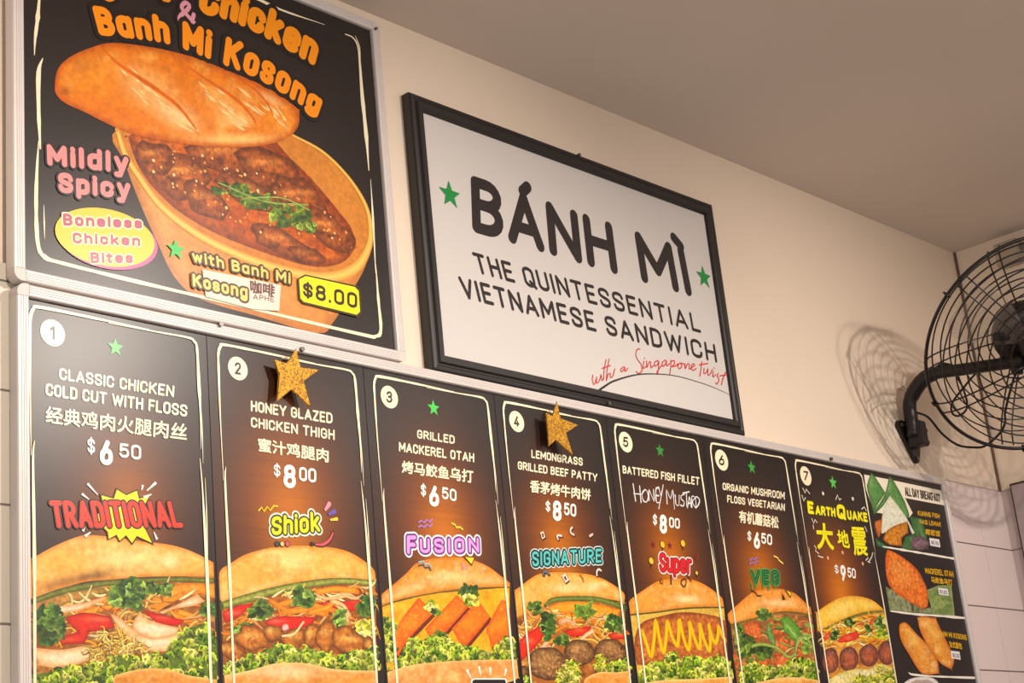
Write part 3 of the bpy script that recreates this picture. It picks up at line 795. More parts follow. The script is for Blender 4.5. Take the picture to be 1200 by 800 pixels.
words(sh, c, 'dish_name', 'CLASSIC CHICKEN', [(205, 340), (602, 402)], [(205, 299), (605, 361)], pn, bold=2.6)
words(sh, c, 'dish_name', 'COLD CUT WITH FLOSS', [(157, 395), (648, 470)], [(158, 352), (650, 428)], pn, bold=2.6)
words(sh, c, 'chinese_name', '经典鸡肉火腿肉丝', [(158, 490), (645, 552)], [(158, 432), (648, 495)], pn, bold=1.4)
price(sh, c, ('$', (302, 596), (328, 600), (302, 540), (328, 544)), ('6', (345, 636), (390, 638), (345, 548), (390, 552)), ('50', (412, 610), (488, 620), (412, 560), (488, 568)), pn, 2.4)
c = (0, 560, 3.335)
def f(p):
    p.poly([(415, 215), (395, 190), (350, 150), (400, 130), (388, 62), (440, 76), (452, 38), (492, 62), (537, 42), (545, 76), (590, 64), (560, 120), (600, 160), (566, 190), (600, 262), (535, 232), (515, 262), (490, 230), (464, 252), (452, 228), (418, 244)], (60, 44, 20))
    p.poly([(420, 210), (400, 190), (360, 150), (406, 130), (395, 68), (443, 82), (455, 46), (492, 68), (533, 50), (541, 82), (582, 71), (554, 120), (592, 160), (560, 190), (592, 254), (533, 226), (514, 254), (491, 223), (466, 245), (454, 221), (423, 238)], (250, 222, 60))
    for q in ([(340, 22), (380, 66)], [(608, 18), (572, 50)], [(556, 28), (552, 48)], [(318, 62), (346, 84)], [(322, 208), (330, 190)], [(330, 228), (352, 212)], [(612, 240), (600, 212)], [(560, 76), (590, 64)]):
        p.ribbon(q, [11, 4], WHITE, caps=False)
    p.text('TRADITIONAL', [(206, 196), (716, 194)], [(190, 88), (690, 90)], (222, 62, 46), 3.5, [(6, (60, 22, 20))], th=.18, gap=.3)
p = Pr(sh, c); f(p); p.build('style_lettering', M['line'], pn)

# ---- panel 2
sh, pn = sheets[1], panels[1]; c = (240, 580, 3.636)
piece(sh, c, 'filling', 'veg', pn, lambda p: p.paint([(72, 470), (330, 390), (728, 375), (733, 760), (80, 800)], (150, 80, 34), smooth=0, noise=[(34, .9, (74, 36, 18)), (20, .5, (232, 158, 70))]))
piece(sh, c, 'bun_top', 'bread', pn, lambda p: p.paint([(62, 330), (110, 290), (180, 250), (290, 222), (400, 215), (520, 220), (610, 240), (680, 280), (722, 320), (728, 370), (600, 360), (480, 364), (330, 388), (200, 424), (75, 458), (62, 430)],
    spots=[(370, 280, 90, 40, (252, 222, 150), .8), (180, 350, 80, 50, (240, 176, 86), .7), (560, 290, 100, 36, (240, 186, 96), .8), (310, 290, 8, 40, (206, 140, 66), .5), (230, 400, 100, 14, (240, 206, 140), .7, -.3)], noise=bun_noise(), **BUN))
piece(sh, c, 'cucumber', 'leaf', pn, lambda p: (p.ribbon([(68, 472), (200, 434), (330, 400), (480, 374), (600, 366), (728, 376)], [30, 34, 32, 30, 28, 26], (168, 170, 84), col2=(70, 90, 34))))
piece(sh, c, 'shredded_carrot', 'veg', pn, lambda p: p.shreds([(90, 500), (250, 430), (480, 390), (725, 390), (725, 580), (500, 560), (250, 600), (100, 640)], 90, [(236, 150, 56), (246, 186, 96), (216, 120, 40), (240, 210, 150), (206, 150, 90)], 80, 11, 0))
piece(sh, c, 'tomato', 'veg', pn, lambda p: [p.paint(q, (212, 46, 32), (150, 24, 20), 7, spots=[(q[0][0]+40, q[0][1]-4, 40, 8, (246, 130, 110), .6)]) for q in (
    [(74, 505), (120, 475), (215, 460), (150, 512), (90, 548)], [(255, 540), (330, 515), (470, 520), (460, 556), (380, 572), (290, 582)], [(585, 452), (662, 445), (650, 492), (600, 492)], [(486, 462), (540, 450), (562, 482), (530, 488)])])
piece(sh, c, 'carrot', 'veg', pn, lambda p: (strips(p, [[(310, 470), (400, 450), (480, 500)], [(330, 500), (420, 490), (520, 505)], [(400, 440), (470, 470), (560, 495)], [(470, 415), (560, 400), (650, 410)], [(150, 545), (190, 510), (250, 470)], [(280, 450), (330, 480), (370, 510)], [(440, 500), (520, 480), (560, 440)]], 22, CAR, (206, 118, 40)),
    strips(p, [[(460, 420), (520, 440), (600, 430)], [(580, 420), (640, 440), (690, 420)], [(560, 470), (600, 500), (610, 545)], [(540, 450), (590, 470), (620, 520)]], 14, CRM, (206, 158, 96))))
piece(sh, c, 'coriander', 'leaf', pn, lambda p: (p.herb((420, 435), 50, 36, 18, HERB, 30), p.herb((235, 490), 50, 36, 16, HERB, 30), p.herb((165, 572), 34, 28, 10, HERB, 28), p.herb((690, 470), 36, 46, 18, HERB, 32), p.herb((575, 530), 26, 36, 10, HERB, 28), p.herb((685, 575), 30, 36, 10, LETY, 34)))
for q in ((200, 612, 78, 52, .2), (290, 590, 46, 40, .5), (380, 612, 56, 48, -.5), (455, 600, 40, 58, .2), (520, 598, 44, 72, .1), (620, 625, 74, 58, .5), (110, 665, 62, 36, .4), (700, 640, 30, 36, 0)):
    piece(sh, c, 'chicken_chunk', 'meat', pn, lambda p: p.blob(q[:2], q[2], q[3], (192, 116, 50), (88, 42, 18), 14, q[4], spots=[(-10, -14, q[2]*.5, 12, (238, 184, 104), .75), (14, 14, q[2]*.4, 10, (138, 72, 30), .7)], noise=[(16, .6, (226, 156, 76))]))
piece(sh, c, 'onion', 'veg', pn, lambda p: (p.blob((343, 562), 15, 15, (248, 206, 196), (220, 130, 120), 5), p.ribbon([(330, 600), (380, 590), (420, 540)], 9, CRM)))
piece(sh, c, 'lettuce', 'leaf', pn, lambda p: p.frizz([(78, 735), (180, 695), (300, 648), (420, 660), (560, 692), (680, 662), (728, 645), (736, 742), (560, 748), (400, 726), (250, 736), (80, 765)], 250, LET, 34, 17, base=(98, 118, 40)))
piece(sh, c, 'bun_bottom', 'bread', pn, lambda p: p.paint([(82, 768), (200, 744), (300, 717), (430, 716), (560, 742), (735, 748), (740, 960), (100, 960)], (230, 152, 78), (250, 208, 140), 10, spots=[(340, 750, 130, 26, (250, 214, 168), .8)], noise=bun_noise()))
c = (240, 380, 3.636)
badge(sh, c, (140, 188), 49, '2', pn)
words(sh, c, 'dish_name', 'HONEY GLAZED', [(195, 370), (543, 424)], [(195, 324), (543, 377)], pn, bold=3.2)
words(sh, c, 'dish_name', 'CHICKEN THIGH', [(195, 438), (552, 494)], [(195, 394), (552, 449)], pn, bold=3.2)
words(sh, c, 'chinese_name', '蜜汁鸡腿肉', [(228, 540), (525, 588)], [(226, 484), (525, 532)], pn, bold=1.8)
price(sh, c, ('$', (292, 648), (320, 652), (292, 592), (320, 596)), ('8', (334, 696), (386, 700), (334, 596), (386, 600)), ('00', (400, 666), (473, 676), (400, 606), (473, 615)), pn, 2.8)
c = (240, 580, 3.636)
def f(p):
    p.text('Shiok', [(282, 172), (490, 158)], [(276, 92), (478, 66)], (222, 224, 60), 4.5, [(15, (250, 246, 226)), (8, (70, 66, 24))], shear=.12, th=.2, gap=.3)
    p.ribbon([(228, 66), (240, 52), (250, 70), (264, 50), (276, 66), (292, 46), (308, 48)], 7, (240, 206, 60), sub=1)
    p.ribbon([(512, 62), (528, 38)], [12, 20], (240, 150, 170)); p.ribbon([(528, 82), (550, 70)], [12, 20], (104, 84, 176)); p.ribbon([(534, 106), (560, 102)], [8, 15], (246, 206, 90))
    for x, cc in ((306, (60, 70, 80)), (328, (240, 200, 120)), (350, (226, 90, 110))): p.disc((x, 208), 13, (50, 30, 30)); p.disc((x, 208), 10, cc)
    p.ribbon([(455, 208), (500, 212), (532, 192), (546, 156)], [8, 20, 18, 10], (60, 30, 30)); p.ribbon([(470, 210), (502, 210), (530, 190), (544, 160)], [6, 12, 11, 6], (226, 90, 100)); p.disc((454, 208), 10, (50, 34, 30))
p = Pr(sh, c); f(p); p.build('style_lettering', M['line'], pn)

# ---- panel 3
sh, pn = sheets[2], panels[2]; c = (430, 600, 4.0)
piece(sh, c, 'cheese', 'veg', pn, lambda p: p.paint([(70, 438), (300, 382), (668, 352), (672, 640), (690, 720), (80, 740)], (236, 170, 56), smooth=0, noise=[(40, .6, (206, 130, 36)), (20, .4, (246, 206, 96))]))
piece(sh, c, 'bun_top', 'bread', pn, lambda p: p.paint([(65, 390), (110, 350), (180, 290), (230, 240), (280, 222), (350, 215), (440, 212), (500, 225), (570, 255), (630, 300), (668, 330), (668, 350), (560, 352), (440, 360), (300, 380), (170, 405), (70, 440), (62, 420)],
    mid=(232, 156, 72), edge=(206, 122, 48), ew=12, spots=[(400, 300, 100, 30, (250, 214, 150), .7), (180, 370, 90, 26, (240, 200, 140), .6, -.4), (560, 320, 70, 18, (236, 196, 136), .6), (330, 250, 120, 22, (226, 136, 56), .7)], noise=[(22, .7, (246, 206, 146)), (13, .5, (166, 96, 44))]))
piece(sh, c, 'cucumber', 'leaf', pn, lambda p: p.ribbon([(70, 440), (170, 408), (300, 382), (440, 362), (560, 354), (668, 352)], 7, (104, 92, 36)))
for q in ([(126, 560), (225, 420), (246, 402), (312, 472), (190, 600), (150, 672), (124, 668)], [(272, 545), (420, 388), (478, 440), (372, 560), (302, 612)], [(398, 545), (520, 412), (578, 490), (470, 622), (440, 624)], [(560, 545), (630, 412), (666, 440), (670, 640), (590, 672), (570, 580)]):
    m_ = np.mean(q, 0)
    piece(sh, c, 'otah_slice', 'veg', pn, lambda p: (p.paint([(x+9, y+14) for x, y in q], (104, 40, 18), smooth=0), p.paint(q, (236, 116, 40), (206, 76, 26), 10, smooth=2, spots=[(m_[0]-10, m_[1]-20, 60, 40, (250, 146, 58), .7), (m_[0]+20, m_[1]+40, 40, 30, (214, 84, 32), .6)], noise=[(12, .7, (250, 160, 70)), (7, .6, (190, 70, 24))])))
piece(sh, c, 'coriander', 'leaf', pn, lambda p: (p.herb((480, 372), 44, 34, 18, HERB, 28), p.herb((486, 415), 30, 20, 9, LETY, 28), p.herb((298, 446), 24, 22, 8, LETY, 28), p.herb((320, 470), 18, 10, 4, HERB, 20)))
piece(sh, c, 'lettuce', 'leaf', pn, lambda p: (p.frizz([(78, 500), (130, 530), (120, 700), (84, 740)], 60, LET, 34, 17), p.frizz([(124, 735), (180, 640), (215, 590), (280, 610), (330, 545), (390, 590), (440, 640), (520, 640), (580, 660), (640, 590), (690, 600), (698, 690), (520, 700), (330, 722)], 260, LET, 34, 17, base=(104, 118, 40))))
piece(sh, c, 'bun_bottom', 'bread', pn, lambda p: p.paint([(84, 752), (200, 718), (330, 702), (520, 692), (702, 690), (710, 775), (650, 800), (400, 850), (90, 880)], (224, 150, 86), (244, 190, 124), 9, noise=bun_noise()))
def f(p):
    p.poly([(488, 786), (500, 778), (648, 778), (656, 788), (664, 900), (480, 900)], WHITE); p.poly([(494, 790), (503, 784), (645, 784), (650, 792), (657, 900), (487, 900)], (30, 24, 24))
    for q in ([(468, 738), (490, 782)], [(524, 722), (534, 766)], [(576, 726), (580, 764)], [(652, 734), (644, 768)]): p.ribbon(q, [16, 3], WHITE, caps=False)
p = Pr(sh, c); f(p); p.build('badge_label', M['line'], pn)
c = (430, 420, 4.21)
badge(sh, c, (110, 190), 54, '3', pn)
piece(sh, c, 'green_star', 'line', pn, lambda p: p.star((328, 244), 40, (84, 206, 96)))
words(sh, c, 'dish_name', 'GRILLED', [(247, 393), (432, 422)], [(247, 350), (432, 380)], pn, bold=3.6)
words(sh, c, 'dish_name', 'MACKEREL OTAH', [(157, 458), (528, 513)], [(157, 411), (528, 467)], pn, bold=3.6)
words(sh, c, 'chinese_name', '烤马鲛鱼乌打', [(172, 562), (522, 614)], [(172, 504), (522, 552)], pn, bold=2.0)
price(sh, c, ('$', (264, 678), (290, 682), (264, 616), (290, 620)), ('6', (306, 728), (354, 732), (306, 624), (354, 629)), ('50', (368, 692), (440, 706), (368, 632), (440, 646)), pn, 3.2)
c = (430, 600, 4.0)
def f(p):
    OL = [(17, (250, 246, 250)), (9, (112, 44, 120))]
    p.text('F', [(186, 196), (232, 196)], [(186, 110), (228, 108)], (236, 160, 226), 5, OL, th=.22, gap=.4); p.text('USION', [(248, 192), (524, 190)], [(246, 124), (522, 120)], (236, 160, 226), 5, OL, th=.22, gap=.4)
    for y in (40, 62): p.ribbon([(240, y+8), (254, y), (264, y+10), (280, y-4), (290, y+6), (304, y-6)], 8, (170, 120, 190), sub=1)
    p.ribbon([(396, 52), (412, 60), (418, 72), (434, 70), (446, 80)], 9, (236, 206, 90), sub=1)
    for k in (0, 16): p.ribbon([(242, 234+k), (262, 230+k), (270, 244+k), (288, 242+k), (298, 256+k)], 8, (70, 84, 96) if k else (150, 190, 196), sub=1)
    p.poly([(440, 228), (466, 262), (448, 272)], (230, 150, 150)); p.poly([(448, 206), (504, 212), (490, 252)], (60, 46, 30)); p.poly([(458, 210), (500, 214), (488, 244)], (250, 214, 80))
p = Pr(sh, c); f(p); p.build('style_lettering', M['line'], pn)

# ---- panel 4
sh, pn = sheets[3], panels[3]; c = (580, 610, 4.21)
piece(sh, c, 'filling', 'veg', pn, lambda p: p.paint([(96, 470), (250, 395), (638, 400), (655, 760), (400, 810), (116, 810)], (166, 98, 44), smooth=0, noise=[(36, .9, (80, 44, 22)), (20, .5, (240, 178, 96))]))
piece(sh, c, 'bun_top', 'bread', pn, lambda p: p.paint([(92, 345), (130, 320), (190, 275), (250, 256), (380, 255), (480, 268), (560, 300), (635, 355), (638, 402), (520, 380), (400, 372), (320, 374), (262, 394), (222, 440), (140, 462), (95, 484)],
    spots=[(360, 330, 90, 24, (252, 218, 156), .8), (490, 325, 40, 22, (252, 222, 170), .7), (170, 390, 60, 50, (236, 172, 92), .6), (560, 340, 60, 24, (222, 150, 70), .6)], noise=bun_noise(), **BUN))
piece(sh, c, 'cucumber', 'leaf', pn, lambda p: p.ribbon([(248, 418), (290, 390), (400, 383), (520, 390), (640, 428)], [16, 24, 24, 26, 30], (122, 136, 62), col2=(62, 84, 36)))
piece(sh, c, 'carrot', 'veg', pn, lambda p: (p.paint([(260, 430), (320, 405), (440, 400), (620, 440), (600, 480), (460, 460), (340, 455), (270, 470)], (236, 156, 60), (206, 116, 40), 9, noise=[(14, .5, (248, 190, 96))]),
    strips(p, [[(280, 480), (400, 470), (560, 500)], [(320, 500), (440, 490), (600, 540)], [(360, 520), (480, 540), (560, 590)], [(480, 500), (520, 560), (560, 600)], [(140, 520), (180, 490), (220, 470)], [(250, 600), (300, 590), (330, 600)]], 24, CAR, (206, 118, 44))))
piece(sh, c, 'shredded_carrot', 'veg', pn, lambda p: p.shreds([(120, 500), (250, 440), (330, 450), (630, 480), (640, 590), (480, 600), (300, 640), (130, 640)], 90, [(236, 150, 56), (246, 186, 96), (216, 120, 40), (240, 210, 150), (206, 150, 90)], 76, 12, .25))
piece(sh, c, 'tomato', 'veg', pn, lambda p: [p.paint(q, (214, 52, 36), (150, 28, 22), 8, spots=[(np.mean(q, 0)[0], np.mean(q, 0)[1]-10, 24, 12, (246, 130, 90), .6)]) for q in (
    [(114, 610), (150, 560), (230, 512), (242, 560), (200, 622), (130, 692), (116, 660)], [(335, 545), (400, 528), (476, 520), (462, 562), (380, 572)], [(556, 560), (652, 538), (645, 582), (580, 590)])])
piece(sh, c, 'onion', 'veg', pn, lambda p: (strips(p, [[(205, 650), (235, 625), (262, 590)], [(225, 645), (250, 630), (262, 620)], [(415, 595), (455, 560), (490, 540)], [(320, 500), (360, 490), (400, 520)]], 22, (238, 196, 156), (206, 140, 100))))
piece(sh, c, 'coriander', 'leaf', pn, lambda p: (p.herb((262, 515), 30, 70, 22, HERB, 32), p.herb((445, 440), 44, 30, 12, [(112, 138, 56), (90, 120, 44)], 34), p.herb((590, 505), 44, 42, 16, HERB, 30), p.herb((200, 432), 34, 26, 10, HERB, 26), p.herb((330, 590), 26, 30, 8, HERB, 28)))
for q in ((260, 705, 98, 82), (418, 650, 76, 66), (572, 642, 78, 58), (140, 760, 30, 44)):
    piece(sh, c, 'beef_patty', 'meat', pn, lambda p: p.blob(q[:2], q[2], q[3], (134, 92, 54), (60, 36, 22), 18, .15, lump=.06, spots=[(-16, -22, q[2]*.5, q[3]*.4, (182, 136, 84), .7)], noise=[(8, 1.0, (70, 42, 24)), (6, .8, (206, 160, 104))]))
piece(sh, c, 'lettuce', 'leaf', pn, lambda p: (p.frizz([(300, 800), (320, 740), (370, 695), (412, 705), (420, 760), (400, 810)], 60, LETY, 34, 10, base=(150, 160, 56)), p.frizz([(490, 720), (500, 660), (535, 665), (545, 730), (510, 750)], 34, LETY, 28, 9, base=(150, 160, 56)), p.frizz([(540, 740), (600, 690), (655, 690), (662, 745), (600, 752)], 60, LET, 30, 17, base=(100, 118, 40)), p.frizz([(116, 810), (120, 770), (170, 780), (180, 820)], 24, LET, 30, 17)))
piece(sh, c, 'bun_bottom', 'bread', pn, lambda p: p.paint([(400, 830), (450, 775), (520, 746), (600, 748), (664, 738), (672, 1000), (130, 1000), (140, 860)], (224, 150, 76), (246, 196, 126), 9, noise=bun_noise()))
c = (570, 450, 4.706)
badge(sh, c, (166, 206), 56, '4', pn)
words(sh, c, 'dish_name', 'LEMONGRASS', [(247, 406), (530, 451)], [(247, 361), (530, 407)], pn, bold=3.6)
words(sh, c, 'dish_name', 'GRILLED BEEF PATTY', [(172, 470), (610, 540)], [(172, 424), (610, 494)], pn, bold=3.6)
words(sh, c, 'chinese_name', '香茅烤牛肉饼', [(240, 594), (572, 642)], [(240, 528), (572, 580)], pn, bold=2.0)
price(sh, c, ('$', (325, 702), (350, 706), (325, 642), (350, 646)), ('8', (364, 752), (412, 757), (364, 640), (412, 646)), ('50', (425, 722), (493, 733), (425, 652), (493, 662)), pn, 3.4)
c = (580, 610, 4.21)
def f(p):
    p.text('SIGNATURE', [(182, 226), (524, 206)], [(176, 152), (520, 138)], (96, 196, 190), 3, [(14, (214, 232, 228)), (9, (24, 40, 44))], shear=.08, th=.17, gap=.3)
    def bit(q, cc=(246, 214, 196)): p.poly([(x+5, y+6) for x, y in q], (40, 26, 26)); p.poly(q, cc)
    bit([(220, 58), (236, 52), (246, 82), (230, 92)]); p.poly([(227, 64), (235, 62), (240, 80), (232, 84)], (60, 44, 40))
    for q in ([(308, 92), (304, 76), (314, 72), (326, 76)], [(378, 34), (370, 44), (372, 60), (386, 70)], [(500, 270), (500, 250), (510, 240), (520, 246)], [(236, 268), (238, 254), (252, 252), (262, 264)]):
        p.ribbon([(x+5, y+5) for x, y in q], 11, (40, 26, 26)); p.ribbon(q, 10, (246, 214, 204) if q[0][0] != 236 else (90, 110, 120))
    bit([(326, 272), (344, 258), (362, 294), (346, 308)]); p.poly([(336, 278), (344, 272), (352, 290), (346, 296)], (60, 44, 40))
    bit([(460, 72), (480, 60), (482, 72), (464, 84)], (220, 190, 180)); p.ribbon([(418, 268), (430, 282), (436, 300)], 7, (190, 120, 60))
p = Pr(sh, c); f(p); p.build('style_lettering', M['line'], pn)

# ---- panel 5
sh, pn = sheets[4], panels[4]; c = (720, 610, 4.21)
piece(sh, c, 'cheese', 'veg', pn, lambda p: p.paint([(78, 462), (330, 434), (543, 426), (566, 760), (112, 800)], (214, 178, 88), smooth=0, noise=[(30, .6, (176, 140, 60))]))
piece(sh, c, 'bun_top', 'bread', pn, lambda p: p.paint([(70, 400), (130, 350), (200, 305), (240, 290), (330, 285), (400, 295), (470, 330), (540, 390), (543, 425), (440, 424), (330, 432), (200, 450), (80, 464), (70, 450)],
    mid=(230, 156, 74), edge=(206, 124, 50), ew=12, spots=[(360, 385, 70, 18, (252, 226, 170), .8), (180, 380, 80, 30, (238, 160, 78), .7), (450, 370, 60, 30, (226, 150, 70), .6)], noise=[(18, .6, (246, 204, 140)), (12, .5, (176, 106, 50))]))
piece(sh, c, 'cucumber', 'leaf', pn, lambda p: p.ribbon([(76, 464), (200, 452), (330, 434), (440, 428), (543, 428)], 8, (86, 84, 36)))
piece(sh, c, 'battered_fish', 'meat', pn, lambda p: p.paint([(128, 510), (230, 470), (350, 450), (500, 470), (552, 500), (560, 690), (330, 720), (112, 710), (96, 620)], (172, 92, 44), (120, 56, 28), 16, noise=[(22, .8, (206, 128, 62)), (14, .6, (120, 58, 30)), (10, .35, (226, 160, 100))]))
piece(sh, c, 'mustard', 'line', pn, lambda p: p.ribbon([(138, 545), (160, 610), (182, 668), (196, 580), (204, 492), (222, 580), (242, 650), (256, 570), (262, 496), (284, 570), (310, 615), (318, 550), (320, 488), (342, 580), (366, 636), (374, 560), (370, 498), (396, 580), (420, 630), (424, 560), (420, 506), (444, 590), (470, 640), (472, 560), (464, 506), (480, 570), (500, 602), (512, 560), (514, 522), (530, 560), (546, 590)], 24, (250, 204, 50), sub=4, col2=(226, 160, 30)))
piece(sh, c, 'lettuce', 'leaf', pn, lambda p: p.frizz([(112, 760), (180, 705), (240, 700), (290, 645), (330, 690), (390, 672), (440, 690), (480, 668), (560, 690), (578, 762), (400, 790), (114, 800)], 240, LET, 32, 17, base=(104, 118, 40)))
piece(sh, c, 'bun_bottom', 'bread', pn, lambda p: p.paint([(112, 806), (250, 785), (400, 780), (580, 768), (590, 1000), (125, 1000)], (230, 164, 84), (250, 206, 140), 9, noise=bun_noise()))
c = (700, 480, 4.706)
badge(sh, c, (156, 178), 54, '5', pn)
piece(sh, c, 'green_star', 'line', pn, lambda p: p.star((345, 225), 38, (58, 140, 62)))
words(sh, c, 'dish_name', 'BATTERED FISH FILLET', [(140, 350), (562, 418)], [(138, 306), (562, 372)], pn, bold=3.6)
def f(p):
    H = [[(196, 408), (210, 504)], [(232, 420), (240, 512)], [(200, 462), (240, 466)], [(262, 440), (246, 462), (252, 500), (270, 508), (280, 480), (272, 448), (260, 440)], [(284, 500), (284, 442), (312, 505), (308, 440)], [(340, 432), (322, 436), (324, 505), (340, 512)], [(322, 472), (338, 474)], [(336, 425), (348, 470)], [(362, 415), (350, 480), (338, 545)],
         [(384, 520), (380, 440), (402, 490), (414, 440), (424, 545)], [(428, 470), (432, 520), (448, 524), (450, 472)], [(478, 466), (460, 476), (464, 496), (476, 505), (474, 530), (456, 526)], [(470, 460), (506, 452)], [(490, 458), (492, 532)], [(496, 540), (506, 480), (516, 536)], [(498, 516), (514, 514)], [(520, 538), (520, 478), (538, 486), (522, 508), (540, 540)], [(544, 540), (542, 480), (562, 496), (556, 524), (542, 540)]]
    for q in H: p.ribbon(q, 7, (226, 226, 226), sub=3, rough=.8)
p = Pr(sh, c); f(p); p.build('chalk_lettering', M['line'], pn, 'hand-chalked words in thin white strokes')
price(sh, c, ('$', (305, 634), (328, 638), (305, 574), (328, 578)), ('8', (342, 680), (382, 685), (342, 576), (382, 581)), ('00', (394, 648), (453, 658), (394, 590), (453, 600)), pn, 3.4)
c = (720, 610, 4.21)
def f(p):
    p.text('Super', [(222, 250), (378, 262)], [(222, 160), (378, 170)], (206, 40, 44), 4.5, [(12, (246, 226, 226)), (6, (150, 24, 30))], th=.15, gap=.26)
    for x, y in ((236, 118), (336, 112), (180, 198), (404, 258)):
        r = 16 if x < 400 else 9; p.disc((x, y), r+3, (50, 30, 20)); p.disc((x, y), r, (236, 190, 80)); p.ribbon([(x, y+r), (x-2, y+2*r)], 6, (70, 40, 30))
    for x, y in ((190, 118), (272, 122), (404, 180)): p.star((x, y), 20, (140, 40, 44)); p.star((x, y), 9, (40, 22, 24))
    p.star((230, 300), 19, (60, 30, 24)); p.star((230, 300), 10, (226, 140, 60)); p.ribbon([(278, 268), (278, 312)], 9, (80, 40, 20)); p.ribbon([(330, 292), (352, 290), (346, 326), (328, 312), (330, 292)], 7, (80, 44, 24), sub=2); p.ribbon([(358, 268), (376, 298)], 8, (90, 50, 24))
p = Pr(sh, c); f(p); p.build('style_lettering', M['line'], pn)

# ---- panel 6
sh, pn = sheets[5], panels[5]; c = (840, 620, 4.446)
piece(sh, c, 'filling', 'veg', pn, lambda p: p.paint([(72, 492), (250, 446), (330, 432), (502, 450), (524, 780), (100, 810)], (150, 90, 50), smooth=0, noise=[(30, .9, (70, 60, 30)), (18, .6, (226, 160, 90))]))
piece(sh, c, 'bun_top', 'bread', pn, lambda p: p.paint([(58, 440), (110, 390), (180, 332), (240, 312), (330, 310), (400, 330), (460, 380), (500, 420), (502, 450), (420, 432), (330, 430), (250, 450), (150, 476), (75, 496), (60, 470)],
    mid=(230, 152, 70), edge=(206, 120, 48), ew=12, spots=[(320, 385, 80, 18, (252, 220, 164), .7), (160, 420, 60, 22, (240, 186, 110), .6, -.4)], noise=[(18, .6, (246, 196, 130)), (12, .5, (176, 100, 46))]))
piece(sh, c, 'cucumber', 'leaf', pn, lambda p: p.ribbon([(74, 497), (150, 478), (250, 452), (330, 433), (420, 434), (502, 452)], 9, (110, 96, 40)))
for q in ((190, 532, 54, 46, .2), (335, 612, 52, 80, .3), (320, 520, 46, 40, 0), (240, 690, 40, 40, 0), (335, 690, 60, 38, .2), (445, 625, 44, 50, 0), (175, 750, 46, 30, 0), (480, 545, 30, 44, 0), (100, 690, 24, 44, 0)):
    piece(sh, c, 'mushroom_floss', 'meat', pn, lambda p: p.blob(q[:2], q[2], q[3], (206, 104, 54), (140, 60, 30), 12, q[4], noise=[(9, .8, (236, 150, 90)), (7, .6, (150, 62, 34))]))
piece(sh, c, 'shredded_greens', 'leaf', pn, lambda p: p.shreds([(90, 520), (250, 470), (500, 460), (515, 700), (300, 740), (110, 760)], 70, [(120, 150, 70), (90, 120, 50), (170, 180, 110), (206, 120, 70)], 60, 10, .4))
piece(sh, c, 'greens', 'leaf', pn, lambda p: (p.paint([(330, 470), (370, 450), (420, 500), (440, 560), (430, 600), (390, 570), (350, 530)], (96, 150, 60), (60, 104, 36), 8, spots=[(390, 530, 50, 6, (176, 206, 120), .8, .9)], noise=[(10, .5, (140, 186, 90))]),
    p.herb((245, 445), 34, 28, 14, HERB, 26), p.paint([(262, 480), (280, 500), (300, 560), (310, 610), (290, 600), (266, 560), (258, 520)], (110, 150, 80), (64, 100, 46), 7, noise=[(9, .5, (170, 190, 130))]),
    p.herb((150, 615), 40, 66, 26, HERB, 34), p.herb((250, 640), 50, 30, 12, HERB, 28), p.herb((470, 600), 30, 50, 12, [(140, 170, 80), (96, 136, 56)], 28), p.herb((110, 540), 20, 40, 8, HERB, 26)))
piece(sh, c, 'green_bean', 'veg', pn, lambda p: (p.ribbon([(178, 612), (215, 600), (260, 602), (320, 622), (372, 664), (405, 650), (415, 600), (424, 572), (450, 556)], 17, (170, 186, 96), col2=(96, 124, 50)), p.ribbon([(410, 640), (425, 590), (460, 560), (490, 600)], 12, (186, 196, 120), col2=(116, 136, 66))))
piece(sh, c, 'lettuce', 'leaf', pn, lambda p: (p.frizz([(130, 760), (170, 690), (230, 720), (300, 730), (380, 700), (450, 680), (512, 700), (526, 785), (400, 775), (104, 810)], 230, LET, 32, 17, base=(96, 116, 44)),))
piece(sh, c, 'bun_bottom', 'bread', pn, lambda p: p.paint([(104, 815), (200, 800), (320, 775), (420, 772), (526, 786), (536, 1000), (120, 1000)], (232, 166, 84), (250, 206, 140), 9, noise=bun_noise()))
c = (820, 500, 2.669)
badge(sh, c, (68, 104), 31, '6', pn)
piece(sh, c, 'green_star', 'line', pn, lambda p: p.star((162, 127), 21, (66, 156, 74)))
words(sh, c, 'dish_name', 'ORGANIC MUSHROOM', [(71, 197), (265, 228)], [(71, 174), (265, 203)], pn, bold=2.0)
words(sh, c, 'dish_name', 'FLOSS VEGETARIAN', [(85, 236), (265, 264)], [(85, 213), (265, 240)], pn, bold=2.0)
words(sh, c, 'chinese_name', '有机蘑菇松', [(122, 298), (245, 318)], [(122, 261), (245, 282)], pn, bold=1.2)
price(sh, c, ('$', (148, 356), (160, 358), (148, 325), (160, 327)), ('6', (168, 380), (187, 382), (168, 328), (187, 331)), ('50', (191, 365), (225, 371), (191, 331), (225, 337)), pn, 1.9)
c = (840, 620, 4.446)
